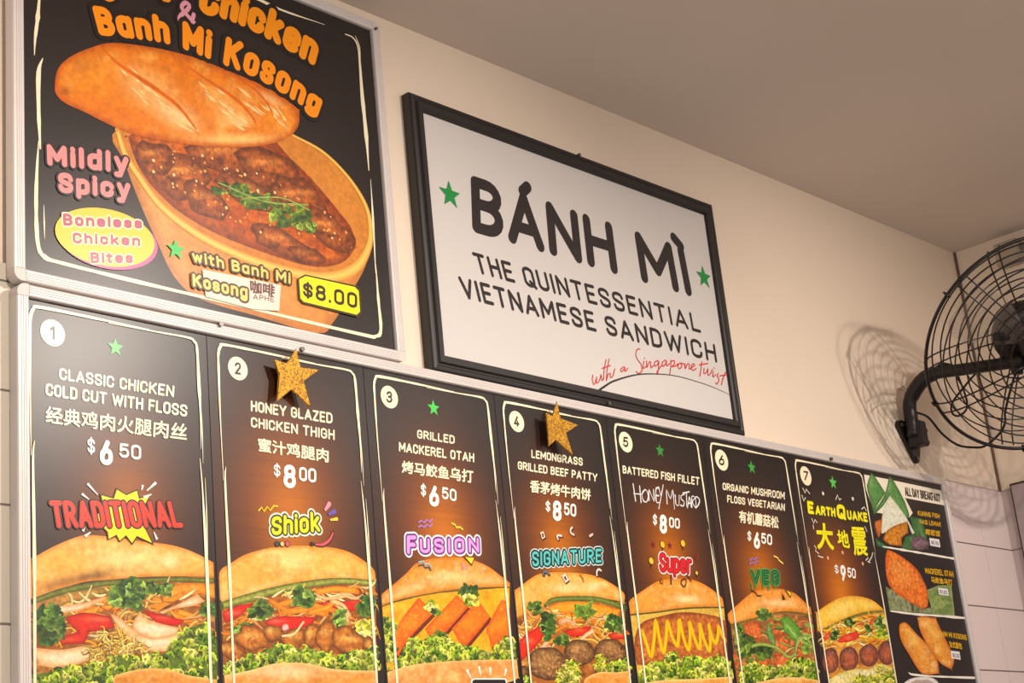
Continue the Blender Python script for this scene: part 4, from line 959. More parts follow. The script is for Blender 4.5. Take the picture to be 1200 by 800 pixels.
def f(p):
    p.text('VEG', [(180, 282), (322, 284)], [(178, 216), (320, 218)], (52, 120, 60), 5, [(13, (72, 150, 86)), (6, (22, 56, 30))], th=.14, gap=.34)
    for y in (152, 172): p.ribbon([(168, y+10), (182, y), (192, y+8), (204, y-4), (214, y)], 8, (150, 110, 170), sub=1)
    p.ribbon([(296, 140), (314, 148), (322, 162), (342, 178)], 8, (240, 220, 120), sub=1)
    for x in (180, 200, 238, 268, 300): p.ribbon([(x, 286), (x, 304+rng.random()*10)], 11, (64, 140, 78))
    p.ribbon([(180, 318), (200, 330), (210, 346), (228, 346)], 8, (70, 60, 50), sub=1); p.poly([(340, 334), (356, 366), (340, 370)], (60, 44, 30)); p.poly([(350, 314), (386, 326), (384, 358)], (60, 44, 30)); p.poly([(360, 320), (383, 330), (381, 350)], (250, 206, 60))
p = Pr(sh, c); f(p); p.build('style_lettering', M['line'], pn)

# ---- panel 7
sh, pn = sheets[6], panels[6]; c = (940, 680, 6.667)
piece(sh, c, 'filling', 'veg', pn, lambda p: p.paint([(150, 392), (400, 280), (640, 242), (695, 310), (715, 480), (745, 700), (200, 760)], (206, 136, 62), smooth=0, noise=[(40, .9, (130, 66, 34)), (24, .5, (250, 206, 120))]))
piece(sh, c, 'bun_top', 'bread', pn, lambda p: p.paint([(108, 250), (200, 185), (290, 137), (380, 120), (480, 130), (560, 160), (620, 210), (640, 236), (560, 237), (420, 266), (280, 322), (160, 382), (120, 398)],
    mid=(240, 196, 84), edge=(226, 152, 54), ew=14, spots=[(300, 220, 110, 40, (252, 224, 130), .8, -.4), (510, 190, 70, 30, (246, 214, 110), .8)], noise=[(40, .4, (252, 224, 140)), (24, .3, (226, 160, 60))]))
piece(sh, c, 'cucumber', 'leaf', pn, lambda p: p.ribbon([(150, 392), (280, 332), (400, 282), (520, 250), (642, 240)], [14, 20, 20, 18, 14], (120, 130, 50), col2=(80, 90, 36)))
piece(sh, c, 'carrot', 'veg', pn, lambda p: strips(p, [[(200, 400), (300, 350), (420, 330)], [(300, 400), (400, 350), (500, 340)], [(420, 300), (520, 290), (600, 270)], [(320, 390), (380, 380), (460, 360)], [(450, 420), (540, 440), (620, 470)], [(480, 460), (560, 450), (640, 480)], [(230, 500), (300, 500), (380, 470)], [(620, 290), (660, 340), (690, 420)], [(480, 390), (560, 400), (640, 390)]], 32, (246, 166, 62), (236, 190, 110)))
piece(sh, c, 'shredded_carrot', 'veg', pn, lambda p: p.shreds([(160, 400), (300, 340), (450, 290), (640, 255), (700, 330), (705, 480), (560, 500), (300, 520), (170, 520)], 110, [(246, 170, 60), (250, 206, 110), (226, 130, 50), (250, 226, 160), (190, 180, 70)], 100, 17, -.1))
piece(sh, c, 'tomato', 'veg', pn, lambda p: [p.paint(q, (222, 66, 42), (176, 36, 30), 8, spots=[(np.mean(q, 0)[0], np.mean(q, 0)[1], 26, 14, (250, 140, 110), .6)]) for q in ([(275, 470), (320, 430), (430, 395), (446, 440), (400, 470), (300, 485)], [(520, 320), (580, 300), (575, 345), (530, 340)], [(165, 440), (215, 395), (220, 430), (180, 470)], [(440, 335), (480, 325), (480, 355)])])
piece(sh, c, 'greens', 'leaf', pn, lambda p: (p.herb((605, 340), 30, 44, 16, HERB, 40), p.herb((370, 330), 34, 26, 8, HERB, 32), p.herb((255, 430), 24, 34, 9, HERB, 32), p.herb((625, 420), 44, 30, 12, LETY, 40), p.herb((520, 370), 26, 36, 8, HERB, 30), p.herb((670, 300), 26, 40, 9, LETY, 40)))
for q in ((220, 625, 66, 100), (366, 612, 76, 98), (522, 582, 74, 90), (660, 565, 64, 98)):
    piece(sh, c, 'beef_ball', 'meat', pn, lambda p: p.blob(q[:2], q[2], q[3], (176, 92, 62), (82, 44, 40), 34, 0, lump=.05, spots=[(0, -60, 40, 14, (150, 110, 100), .8), (6, 10, 36, 44, (186, 100, 62), .6)], noise=[(12, .8, (120, 58, 44)), (10, .6, (220, 140, 96))]))
piece(sh, c, 'lettuce', 'leaf', pn, lambda p: (p.paint([(210, 770), (300, 720), (420, 690), (520, 690), (620, 650), (745, 700), (770, 900), (220, 900)], (226, 212, 136), (206, 186, 96), 14, spots=[(500, 715, 70, 26, (250, 240, 200), .8), (280, 770, 60, 30, (250, 236, 186), .7)]), p.frizz([(380, 800), (430, 740), (560, 760), (600, 660), (740, 700), (770, 900), (380, 900)], 150, LETY, 60, 16)))
piece(sh, c, 'bun_bottom', 'bread', pn, lambda p: p.paint([(225, 900), (500, 880), (775, 880), (800, 1160), (250, 1160)], (236, 176, 90), (250, 210, 140), 12, noise=bun_noise()))
c = (930, 540, 5.333)
badge(sh, c, (75, 93), 56, '7', pn)
piece(sh, c, 'green_star', 'line', pn, lambda p: p.star((245, 135), 42, (96, 196, 96)))
def f(p):
    Y = (250, 240, 40); O = [(9, (60, 54, 20))]
    p.text('E', [(90, 328), (128, 333)], [(82, 248), (122, 256)], Y, 8, O, th=.26); p.text('ARTH', [(136, 336), (262, 350)], [(134, 276), (258, 294)], Y, 6, O, th=.26, gap=.3)
    p.text('Q', [(272, 360), (324, 366)], [(266, 268), (318, 276)], Y, 8, O, th=.26); p.text('UAKE', [(336, 366), (462, 382)], [(330, 306), (456, 324)], Y, 6, O, th=.26, gap=.3)
    for q in ([(55, 170), (70, 200), (76, 176), (98, 204)], [(50, 215), (62, 250), (72, 230)], [(262, 240), (272, 212), (284, 244), (294, 236)], [(424, 300), (440, 288), (452, 310)], [(112, 360), (124, 390), (132, 366), (144, 384)], [(120, 400), (124, 424)], [(444, 410), (456, 440)], [(128, 530), (140, 545), (134, 560), (156, 580), (150, 592), (182, 604)], [(450, 620), (464, 604), (470, 626), (486, 600), (492, 574)], [(462, 628), (476, 634)]):
        p.ribbon(q, 7, (232, 226, 206), sub=1)
    for q in ((182, 203), (368, 236), (304, 572), (212, 606), (430, 642)): p.disc(q, 11, (240, 232, 214) if q[1] < 300 else (240, 170, 140))
p = Pr(sh, c); f(p); p.build('style_lettering', M['line'], pn)
p = Pr(sh, c); Y = (250, 240, 40)
p.text('大', [(150, 545), (248, 552)], [(138, 390), (236, 398)], Y, 6)
p.text('地', [(276, 525), (350, 545)], [(268, 432), (334, 436)], Y, 3)
p.text('震', [(378, 586), (462, 596)], [(352, 414), (444, 420)], Y, 3.5)
p.build('chinese_name', M['line'], pn)
price(sh, c, ('$', (256, 702), (280, 706), (252, 646), (276, 650)), ('9', (294, 748), (326, 753), (288, 648), (322, 653)), ('50', (336, 728), (388, 736), (332, 664), (384, 672)), pn, 3.8)

for i in range(7):
    (a, b) = bl[i]; pr = Pr(sheets[i]); brush_border(pr, a[0], b[0], bz0, (a[1]+b[1])/2); pr.build('border_line', M['line'], panels[i])

# ---- breakfast panel
sh = Sheet(DEP)
pn = panel_sheet(gaps[7]+.0008, bx1, (gaps[7], bz0-1, .1, 0), sh).build('menu_panel', M['sheet'], board, 'narrow end panel of breakfast side dishes with three photographs')
c = (990, 540, 6.664)
piece(sh, c, 'title_strip', 'line', pn, lambda p: p.poly([(150, 105), (330, 141), (752, 230), (776, 346), (470, 288), (530, 405), (505, 440), (230, 400), (165, 220)], (244, 236, 216)))
words(sh, c, 'title', 'ALL DAY BREAKFAST', [(474, 272), (750, 322)], [(462, 198), (742, 258)], pn, (60, 48, 44), 2.5)
GL = [(70, 124, 62), (56, 100, 50)]
for q in ([(205, 92), (240, 130), (318, 250), (262, 330), (226, 405), (190, 280), (172, 190)], [(345, 118), (385, 160), (470, 320), (505, 430), (482, 452), (420, 380), (352, 266), (300, 350), (222, 424), (236, 380), (312, 262)]):
    piece(sh, c, 'banana_leaf', 'leaf', pn, lambda p: p.paint(q, (84, 136, 72), (48, 92, 44), 10, smooth=2, streak=(1.1, 8, .5, (120, 166, 100)), spots=[(q[0][0], q[0][1]+80, 14, 70, (140, 180, 116), .6)]))
piece(sh, c, 'banana_leaf', 'leaf', pn, lambda p: p.paint([(505, 430), (600, 450), (640, 590), (650, 690), (540, 692), (440, 690), (470, 590), (540, 570)], (60, 108, 56), (40, 80, 40), 10, smooth=2, streak=(1.2, 9, .5, (110, 150, 96))))
piece(sh, c, 'banana_leaf', 'leaf', pn, lambda p: p.paint([(238, 600), (290, 640), (330, 665), (320, 690), (250, 660)], (60, 116, 70), (40, 80, 44), 6, smooth=2))
piece(sh, c, 'rice', 'veg', pn, lambda p: p.paint([(350, 270), (400, 330), (480, 440), (545, 562), (525, 572), (488, 476), (330, 552), (286, 566), (284, 470), (312, 350)], (232, 232, 212), (206, 206, 176), 8, smooth=2, noise=[(9, .6, (200, 204, 180))]))
piece(sh, c, 'fried_fish', 'meat', pn, lambda p: (p.paint([(328, 545), (400, 500), (486, 474), (494, 560), (446, 600), (446, 664), (350, 652), (298, 612)], (206, 132, 52), (150, 84, 30), 12, noise=[(14, .7, (236, 176, 84)), (9, .5, (150, 80, 30))]), p.paint([(238, 470), (292, 452), (280, 560), (262, 602), (234, 520)], (204, 110, 46), (150, 70, 26), 9, noise=[(10, .6, (236, 170, 90))])))
piece(sh, c, 'sambal', 'meat', pn, lambda p: p.blob((582, 640), 70, 58, (120, 92, 104), (70, 54, 60), 16, 0, noise=[(10, .8, (70, 50, 60)), (8, .5, (190, 160, 166))]))
words(sh, c, 'dish_name', 'KUNING FISH', [(570, 425), (742, 450)], [(566, 386), (738, 412)], pn, GOLD, 2.4)
words(sh, c, 'dish_name', 'NASI LEMAK', [(585, 490), (752, 515)], [(580, 452), (748, 478)], pn, GOLD, 2.4)
words(sh, c, 'chinese_name', '椰浆饭', [(630, 575), (746, 592)], [(626, 530), (742, 546)], pn, GOLD, 1.6)
def pbox(q, s, b, t):
    p = Pr(sh, c); p.poly(q, (236, 232, 232)); p.text(s, b, t, (60, 60, 70), 1.2); p.build('price', M['line'], pn)
pbox([(658, 600), (736, 612), (745, 675), (666, 660)], '$5.90', [(676, 650), (732, 660)], [(672, 620), (728, 630)])
piece(sh, c, 'divider_line', 'line', pn, lambda p: p.ribbon([(296, 668), (450, 694), (640, 726), (848, 762)], [8, 16, 14, 17], (246, 240, 226), rough=.5))
c = (1010, 630, 4.706)
piece(sh, c, 'banana_leaf', 'leaf', pn, lambda p: (p.paint([(128, 268), (200, 300), (330, 390), (400, 380), (395, 424), (152, 408)], (142, 152, 110), (96, 104, 70), 8, smooth=0, streak=(1.35, 7, .9, (70, 76, 50)), noise=[(12, .5, (196, 196, 160))]), p.paint([(355, 290), (420, 262), (492, 262), (512, 432), (392, 422)], (112, 136, 76), (150, 166, 110), 8, smooth=0, noise=[(26, .8, (166, 180, 110)), (14, .4, (80, 110, 56))])))
piece(sh, c, 'fish_cake', 'meat', pn, lambda p: p.paint([(140, 65), (200, 92), (290, 160), (335, 230), (362, 300), (362, 372), (336, 392), (240, 342), (170, 290), (135, 220), (128, 110)], (226, 120, 50), (196, 84, 30), 10, spots=[(220, 200, 50, 70, (244, 160, 84), .7, -.5)], noise=[(12, .6, (246, 176, 104)), (9, .5, (196, 84, 34))]))
words(sh, c, 'dish_name', 'MACKEREL OTAH', [(350, 196), (506, 218)], [(344, 164), (500, 184)], pn, GOLD, 1.8)
words(sh, c, 'chinese_name', '马鲛鱼乌打', [(382, 246), (498, 262)], [(378, 214), (494, 230)], pn, GOLD, 1.2)
pbox([(418, 274), (472, 282), (478, 320), (424, 312)], '$1.80', [(430, 307), (470, 313)], [(427, 286), (467, 292)])
piece(sh, c, 'divider_line', 'line', pn, lambda p: p.ribbon([(158, 404), (300, 422), (420, 430), (562, 442)], [7, 12, 10, 13], (246, 240, 226), rough=.5))
for q in ([(203, 490), (215, 470), (245, 470), (300, 530), (370, 600), (415, 680), (424, 748), (330, 748), (262, 650), (212, 560)], [(303, 440), (340, 434), (405, 442), (440, 520), (480, 600), (507, 670), (492, 726), (430, 690), (370, 610), (322, 520)]):
    m_ = np.mean(q, 0)
    piece(sh, c, 'plain_bun', 'bread', pn, lambda p: p.paint(q, (230, 146, 58), (196, 100, 34), 10, spots=[(m_[0]-20, m_[1]-50, 24, 60, (250, 196, 104), .8, -.5), (m_[0]+30, m_[1]+60, 20, 40, (246, 176, 84), .6, -.5)], noise=bun_noise(.5)))
words(sh, c, 'dish_name', 'BANH MI KOSONG', [(424, 540), (578, 566)], [(418, 510), (572, 534)], pn, GOLD, 1.6)
words(sh, c, 'chinese_name', '法式面包', [(482, 604), (552, 614)], [(476, 570), (546, 580)], pn, GOLD, 1.2)
pbox([(486, 622), (536, 628), (543, 672), (492, 664)], '$2.00', [(500, 657), (537, 662)], [(497, 636), (534, 641)])
piece(sh, c, 'divider_line', 'line', pn, lambda p: p.ribbon([(256, 744), (280, 754), (400, 764), (618, 772)], [6, 11, 8, 13], (246, 240, 226), rough=.5))
piece(sh, c, 'soup_bowl', 'veg', pn, lambda p: (p.paint([(224, 830), (250, 785), (310, 768), (380, 770), (420, 800), (430, 850), (400, 960), (270, 960)], (236, 232, 226), (206, 200, 196), 6), p.paint([(262, 800), (300, 782), (370, 784), (402, 806), (380, 830), (290, 826)], (176, 160, 150), (206, 190, 180), 8)))

#@@POSTER
# ------------------------------------------------------------------ the large curry poster
poster = empty('poster', ((px0+px1)/2, -BACK, pz0-RAILW))
tag(poster, 'large framed curry chicken poster above the left end of the long menu board', 'poster')
frame(poster, px0, px1, pz0, pz1, BACK)
box('backing_board', (px0, -DEP+.0012, pz0), (px1, -BACK-.001, pz1), M['backer'], poster)
sh = Sheet(DEP)
p = Pr(sh); X, Z = np.meshgrid(np.linspace(px0, px1, 12), np.linspace(pz0, pz1, 12))
p._add(np.stack([X.ravel(), Z.ravel()], 1), [(j*12+i, j*12+i+1, (j+1)*12+i+1, (j+1)*12+i) for j in range(11) for i in range(11)], lin((32, 24, 22)), -DEP)
ps = p.build('printed_sheet', M['sheet'], poster)
c = (0, 0, 1)
RIM = [(137, 152), (146, 180), (162, 206), (190, 243), (235, 277), (290, 303), (345, 320), (385, 325), (415, 315), (431, 292), (434, 268), (428, 240), (408, 208), (378, 178), (342, 158), (240, 120)]
piece(sh, c, 'bowl_body', 'bread', ps, lambda p: p.paint([(138, 158), (146, 190), (165, 240), (185, 285), (205, 325), (235, 350), (300, 370), (372, 390), (390, 378), (410, 345), (428, 312), (434, 280), (400, 250), (250, 180)], (206, 138, 74), (176, 110, 56), 10, corners=False, spots=[(180, 250, 16, 50, (226, 166, 100), .7, -.4), (300, 345, 80, 20, (216, 146, 82), .6)]))
piece(sh, c, 'bowl_rim', 'bread', ps, lambda p: p.paint(RIM, (196, 124, 58), None, corners=False, spots=[(400, 220, 40, 60, (206, 136, 66), .8)]))
piece(sh, c, 'curry_sauce', 'sauce', ps, lambda p: p.paint([(150, 160), (165, 200), (200, 240), (250, 272), (310, 296), (365, 312), (400, 308), (417, 290), (412, 268), (395, 245), (370, 215), (340, 185), (300, 150), (200, 130)], (176, 82, 32), (120, 50, 22), 9, noise=[(24, .8, (214, 116, 46)), (9, .6, (116, 48, 20))]))
for q in ((212, 205, 34, 26, .5), (262, 182, 44, 20, .2), (312, 196, 40, 24, .4), (240, 235, 30, 16, .6), (350, 232, 40, 22, .6), (385, 268, 34, 16, .7), (330, 284, 40, 14, .4), (180, 185, 22, 20, .6), (360, 300, 22, 10, .3), (290, 225, 40, 16, .5)):
    piece(sh, c, 'chicken_chunk', 'meat', ps, lambda p: p.blob(q[:2], q[2], q[3], (146, 74, 34), (92, 42, 18), 6, q[4], spots=[(-4, -6, q[2]*.5, 4, (214, 134, 70), .85), (8, 3, q[2]*.3, 3, (196, 104, 48), .8), (-9, 5, q[2]*.25, 3, (70, 30, 14), .8)], noise=[(6, .9, (84, 36, 16)), (4.5, .5, (190, 104, 52))]))
def f(p):
    for k in range(90):
        a_ = rng.random()*6.28; r_ = math.sqrt(rng.random()); x = 290+125*r_*math.cos(a_); y = 232+34*r_*math.sin(a_)+.42*(x-290)
        if x < 175 or y > 306: continue
        p.disc((x, y), .7+1.3*rng.random(), (236, 160, 90) if k % 3 else (250, 206, 150), n=7)
piece(sh, c, 'oil_drops', 'line', ps, f)['kind'] = 'stuff'
PH = [(92, 118, 44), (70, 98, 36), (126, 146, 66), (56, 80, 30)]
piece(sh, c, 'coriander', 'leaf', ps, lambda p: (p.herb((272, 223), 22, 8, 12, PH, 8), p.herb((305, 237), 24, 8, 11, PH, 8), p.herb((342, 254), 26, 13, 18, PH, 8.5), p.herb((360, 264), 10, 8, 5, PH, 8), p.ribbon([(256, 214), (310, 236), (360, 240)], 1.8, (140, 160, 84)), p.ribbon([(290, 232), (330, 232), (362, 246)], 1.5, (150, 170, 90))))
piece(sh, c, 'bowl_rim', 'line', ps, lambda p: p.ribbon(RIM[:15], [5, 6.5, 7, 8, 9, 10, 11, 12, 12, 9, 7, 6, 5, 4, 3], (240, 200, 112), col2=(206, 146, 70)))
bc = (0, 0, 2.5)
def f(p):
    p.paint([(160, 250), (168, 205), (200, 170), (260, 142), (330, 126), (450, 140), (560, 166), (640, 196), (760, 246), (830, 286), (876, 322), (872, 372), (830, 410), (740, 430), (620, 430), (500, 416), (400, 396), (330, 370), (250, 330), (190, 302), (164, 276)],
        (218, 122, 42), (176, 80, 22), 14, spots=[(260, 230, 70, 60, (226, 140, 50), .7), (430, 260, 80, 50, (236, 186, 120), .75, .7), (520, 340, 60, 30, (244, 206, 150), .8, .5), (650, 300, 70, 36, (236, 176, 104), .75, .6), (690, 350, 50, 20, (246, 200, 130), .8), (330, 330, 140, 24, (216, 116, 36), .7, .3), (700, 410, 130, 16, (250, 206, 130), .85), (820, 340, 36, 40, (240, 160, 70), .6), (240, 190, 50, 20, (190, 120, 60), .6, -.5), (790, 290, 40, 12, (240, 196, 140), .7, .5), (190, 268, 14, 16, (120, 60, 24), .7)],
        noise=[(34, .5, (240, 176, 96)), (16, .4, (190, 90, 28))])
    for x, y, rx, ry, ro in ((455, 300, 70, 30, .72), (400, 235, 50, 18, .75), (545, 365, 40, 12, .6), (640, 285, 60, 20, .7), (690, 345, 46, 18, .6), (740, 300, 46, 14, .65), (810, 330, 40, 12, .9)):
        for k in range(9):
            t = (rng.random()-.5)*2; u = (rng.random()-.5)*2
            cx_, cy_ = x+rx*t*math.cos(ro)-ry*u*math.sin(ro), y+rx*t*math.sin(ro)+ry*u*math.cos(ro); l = 10+16*rng.random()
            p.ribbon([(cx_-l*math.cos(ro), cy_-l*math.sin(ro)), (cx_, cy_+2), (cx_+l*math.cos(ro), cy_+l*math.sin(ro))], [1, 5+6*rng.random(), 1], (246, 214, 164), sub=3, col2=(236, 176, 104), caps=False, step=.1)
    for q, w in (([(300, 142), (350, 190), (440, 250), (520, 310), (575, 380)], [4, 12, 16, 14, 5]), ([(510, 168), (600, 230), (690, 290), (740, 345), (750, 370)], [3, 10, 13, 10, 4]), ([(640, 205), (730, 250), (780, 300), (800, 340)], [3, 8, 9, 4])):
        p.ribbon(q, w, (196, 88, 24), col2=(220, 124, 44), caps=False)
piece(sh, bc, 'bread_loaf', 'bread', ps, f)
piece(sh, c, 'border_line', 'line', ps, lambda p: [p.ribbon(q, w, (240, 230, 200), sub=4, rough=.3, caps=False) for q, w in (
    ([(46, -4), (44, 20), (41, 45), (40, 65)], [3, 5, 3, .6]), ([(50, 68), (45, 85), (45, 130), (47, 175)], [.6, 5, 5, 2]), ([(45, 165), (43, 200), (42, 240), (44, 285), (52, 301), (75, 309), (160, 330), (280, 358), (420, 391), (440, 394), (446, 386), (443, 350), (440, 310)], [1, 3.5, 4.5, 4.5, 5.5, 4, 4.5, 3.5, 4, 4.5, 5, 4.5, 1]), ([(51, 240), (51.5, 262), (52, 280)], [.5, 2, .4]),
    ([(404, 40), (414, 45), (420, 60), (424, 110), (429, 160), (432, 200)], [1, 2, 2, 5, 5, 1]), ([(416, 42), (421, 56), (422, 80)], [.5, 1.5, .4]), ([(434, 210), (437, 260), (440, 320)], [.5, 3, .8]), ([(296, -4), (330, 12), (380, 29)], [4, 2.5, .5]))])
words(sh, bc, 'headline_lettering', 'Chicken', [(578, 38), (680, 66), (800, 126), (920, 196)], [(590, -50), (700, -22), (828, 40), (944, 110)], ps, (240, 150, 52), th=.27, gap=.34, outlines=[(12, (24, 16, 14))])
words(sh, bc, 'headline_lettering', 'Curry', [(300, 14), (400, -22), (515, -6)], [(290, -76), (400, -110), (525, -92)], ps, (240, 150, 52), th=.27, gap=.34, outlines=[(12, (24, 16, 14))])
words(sh, bc, 'headline_lettering', '&', [(520, 76), (576, 76)], [(518, 4), (570, 0)], ps, (214, 150, 166), 4, [(10, (24, 16, 14))], th=.17)
words(sh, bc, 'headline_lettering', 'Banh Mi Kosong', [(290, 104), (400, 116), (500, 134), (640, 188), (760, 240), (930, 340)], [(266, 16), (390, 34), (520, 56), (672, 108), (800, 164), (950, 284)], ps, (240, 146, 50), 8, [(13, (24, 16, 14))], th=.26, gap=.36)
bc2 = (0, 180, 2.5)
words(sh, c, 'heat_lettering', 'Mildly', [(55, 194), (150, 204)], [(54, 169), (150, 179)], ps, (232, 140, 140), 1.8, [(2.4, (30, 20, 20))], th=.26, gap=.36)
words(sh, c, 'heat_lettering', 'Spicy', [(68, 226), (152, 234)], [(67, 202), (152, 210)], ps, (232, 140, 140), 1.8, [(2.4, (30, 20, 20))], th=.26, gap=.36)
def f(p):
    p.disc((312, 254), 88, (190, 84, 136), ry=1, rot=0); del p.v[:]; del p.f[:]; del p.k[:]
    E1 = [(305+146*math.cos(a)+0*math.sin(a), 246+84*math.sin(a)+22*math.cos(a)) for a in np.linspace(0, 2*math.pi, 40, endpoint=False)]
    p.poly([(x+9, y+9) for x, y in E1], (186, 84, 140)); p.poly(E1, (246, 196, 76))
    for s, b, t in (('Boneless', [(184, 212), (414, 220)], [(182, 176), (414, 192)]), ('Chicken', [(212, 264), (408, 272)], [(210, 232), (408, 242)]), ('Bites', [(264, 322), (386, 322)], [(262, 290), (386, 292)])):
        p.text(s, b, t, (176, 78, 104), 2.8, [(4.5, (250, 226, 190))], th=.235, gap=.36)
p = Pr(sh, bc2); f(p); p.build('callout_bubble', M['line'], ps)
piece(sh, bc2, 'paper_label', 'line', ps, lambda p: (p.poly([(590, 340), (820, 386), (815, 462), (735, 456), (600, 420)], (232, 214, 200)), p.text('咖啡', [(732, 408), (800, 420)], [(730, 372), (802, 386)], (100, 60, 56), 1.5), p.text('APHÊ', [(738, 428), (800, 436)], [(738, 412), (800, 420)], (110, 76, 66), 1.2)))
piece(sh, bc2, 'green_star', 'line', ps, lambda p: p.star((512, 282), 31, (66, 190, 92)))
words(sh, bc2, 'side_lettering', 'with Banh Mi', [(562, 318), (848, 384)], [(558, 284), (848, 350)], ps, (244, 206, 120), 3, [(6, (70, 48, 26))], th=.225, gap=.33)
words(sh, bc2, 'side_lettering', 'Kosong', [(562, 390), (722, 428)], [(560, 352), (722, 388)], ps, (244, 206, 120), 3, [(6, (70, 48, 26))], th=.225, gap=.33)
piece(sh, bc2, 'price', 'line', ps, lambda p: (p.poly([(890, 355), (1040, 388), (1052, 402), (1056, 468), (1044, 480), (884, 440), (872, 428), (868, 368)], (60, 54, 20)), p.poly([(892, 360), (1036, 392), (1047, 404), (1051, 464), (1042, 473), (886, 435), (877, 425), (873, 370)], (252, 236, 24)), p.text('$8.00', [(884, 422), (1043, 456)], [(884, 376), (1043, 410)], (52, 40, 20), 3, th=.2, gap=.31)))
screw(440.5, 33.5, DEP+.011, poster, .003)

#@@SIGN
# ------------------------------------------------------------------ the white sign in its black frame
SD = .030
sx0, sz1 = wall_pt(480, 106.5, SD); sx1, _q = wall_pt(838, 238.5, SD); sz1 = (sz1+_q)/2
_p, sz0 = wall_pt(512, 437.5, SD); _p2, _q = wall_pt(874, 512, SD); sz0 = (sz0+_q)/2; sz0 = max(sz0, bz1+RAILW+.004); sx0 = (sx0+_p)/2; sx1 = (sx1+_p2)/2
sign = empty('framed_sign', ((sx0+sx1)/2, -.002, sz0))
tag(sign, 'white sandwich shop sign in a black moulded frame on the cream wall above the menu', 'sign')
FW = .036
fp = [(0, .002), (0, .022), (.003, .026), (.010, .027), (.013, .0245), (.016, .0245), (.019, .030), (.030, .030), (.034, .027), (.036, .022), (.036, .002)]
def sbar(a, b, ma, mb):
    bm = bmesh.new(); E = []
    for (P, mit) in ((a, ma), (b, mb)): E.append([bm.verts.new((P[0]+mit[0]*t, -d, P[1]+mit[1]*t)) for t, d in fp])
    n = len(fp)
    for i in range(n): bm.faces.new((E[0][i], E[0][(i+1) % n], E[1][(i+1) % n], E[1][i]))
    bm.faces.new(E[0]); bm.faces.new(E[1])
    from_bm('frame_bar', bm, M['black'], sign)
TL, TR, BR, BL = (sx0, sz1), (sx1, sz1), (sx1, sz0), (sx0, sz0)
sbar(TL, TR, (1, -1), (-1, -1)); sbar(BL, BR, (1, 1), (-1, 1)); sbar(TL, BL, (1, -1), (1, 1)); sbar(TR, BR, (-1, -1), (-1, 1))
face = box('sign_face', (sx0+FW-.004, -.020, sz0+FW-.004), (sx1-FW+.004, -.003, sz1-FW+.004), M['white'], sign)
for q in ((678.5, 181.5), (713.5, 472.5)): screw(*q, SD, sign, .004)
sh = Sheet(.0202); c = (470, 90, 1.861); INK = (44, 38, 38)
words(sh, c, 'title_lettering', 'BÁNH MÌ', [(157, 338), (637, 480)], [(153, 214), (616, 372)], face, INK, th=.2, gap=.255)
words(sh, c, 'tagline_lettering', 'THE QUINTESSENTIAL', [(167, 428), (655, 559)], [(154, 381), (648, 518)], face, INK, th=.172, gap=.29)
words(sh, c, 'tagline_lettering', 'VIETNAMESE SANDWICH', [(136, 482), (690, 624)], [(124, 434), (684, 583)], face, INK, th=.172, gap=.29)
piece(sh, c, 'green_star', 'line', face, lambda p: p.star((106, 257), 30, (48, 140, 74)))
piece(sh, c, 'green_star', 'line', face, lambda p: p.star((660, 437), 24, (48, 140, 74)))
c = (680, 390, 6.316)
SCR = [[(92, 312), (88, 345), (100, 382), (116, 345), (122, 326)], [(120, 330), (120, 372), (142, 350), (152, 308)], [(156, 318), (160, 352), (176, 330)], [(190, 196), (176, 270), (172, 345)], [(160, 262), (222, 240)], [(214, 192), (200, 262), (192, 355), (204, 310), (220, 300), (222, 330), (240, 318), (254, 266)],
       [(322, 250), (300, 268), (304, 288), (324, 268), (330, 252), (330, 284), (352, 262)],
       [(440, 120), (420, 122), (410, 160), (425, 200), (450, 235), (455, 280), (430, 300), (412, 285)], [(470, 210), (464, 260), (484, 250)], [(474, 186), (476, 190)], [(490, 206), (492, 256), (506, 222), (520, 214), (522, 258), (542, 240)], [(574, 205), (550, 216), (552, 246), (572, 232), (580, 208), (578, 270), (566, 306), (572, 280), (604, 238)], [(630, 200), (606, 220), (612, 248), (632, 225), (638, 204), (638, 244), (660, 226)],
       [(670, 202), (668, 260), (660, 310)], [(670, 214), (692, 204), (696, 230), (676, 248), (706, 244), (722, 228)], [(738, 222), (722, 240), (730, 264), (750, 250), (744, 224), (766, 232)], [(772, 226), (776, 264), (790, 232), (806, 232), (806, 268), (826, 254), (846, 240), (834, 228), (820, 250), (832, 278), (858, 262)],
       [(898, 214), (892, 270), (884, 320)], [(880, 236), (944, 226)], [(916, 262), (914, 300), (934, 290), (944, 264), (944, 312), (964, 300), (976, 270)], [(984, 286), (980, 326), (1000, 310)], [(990, 258), (992, 262)], [(1020, 300), (1012, 318), (1026, 345), (1012, 378), (1000, 368)], [(1076, 290), (1054, 340), (1044, 384)], [(1030, 318), (1100, 306)]]
p = Pr(sh, c)
for q in SCR: p.ribbon(q, 7.5, (206, 44, 44), sub=4)
p.build('script_lettering', M['line'], face, 'red handwritten script line')
piece(sh, c, 'swoosh_line', 'line', face, lambda p: p.ribbon([(122, 436), (180, 395), (250, 355), (400, 312), (530, 303), (700, 317), (900, 372), (1030, 422), (1130, 470)], [15, 14, 12, 9, 7, 5, 4, 3, 2], INK))

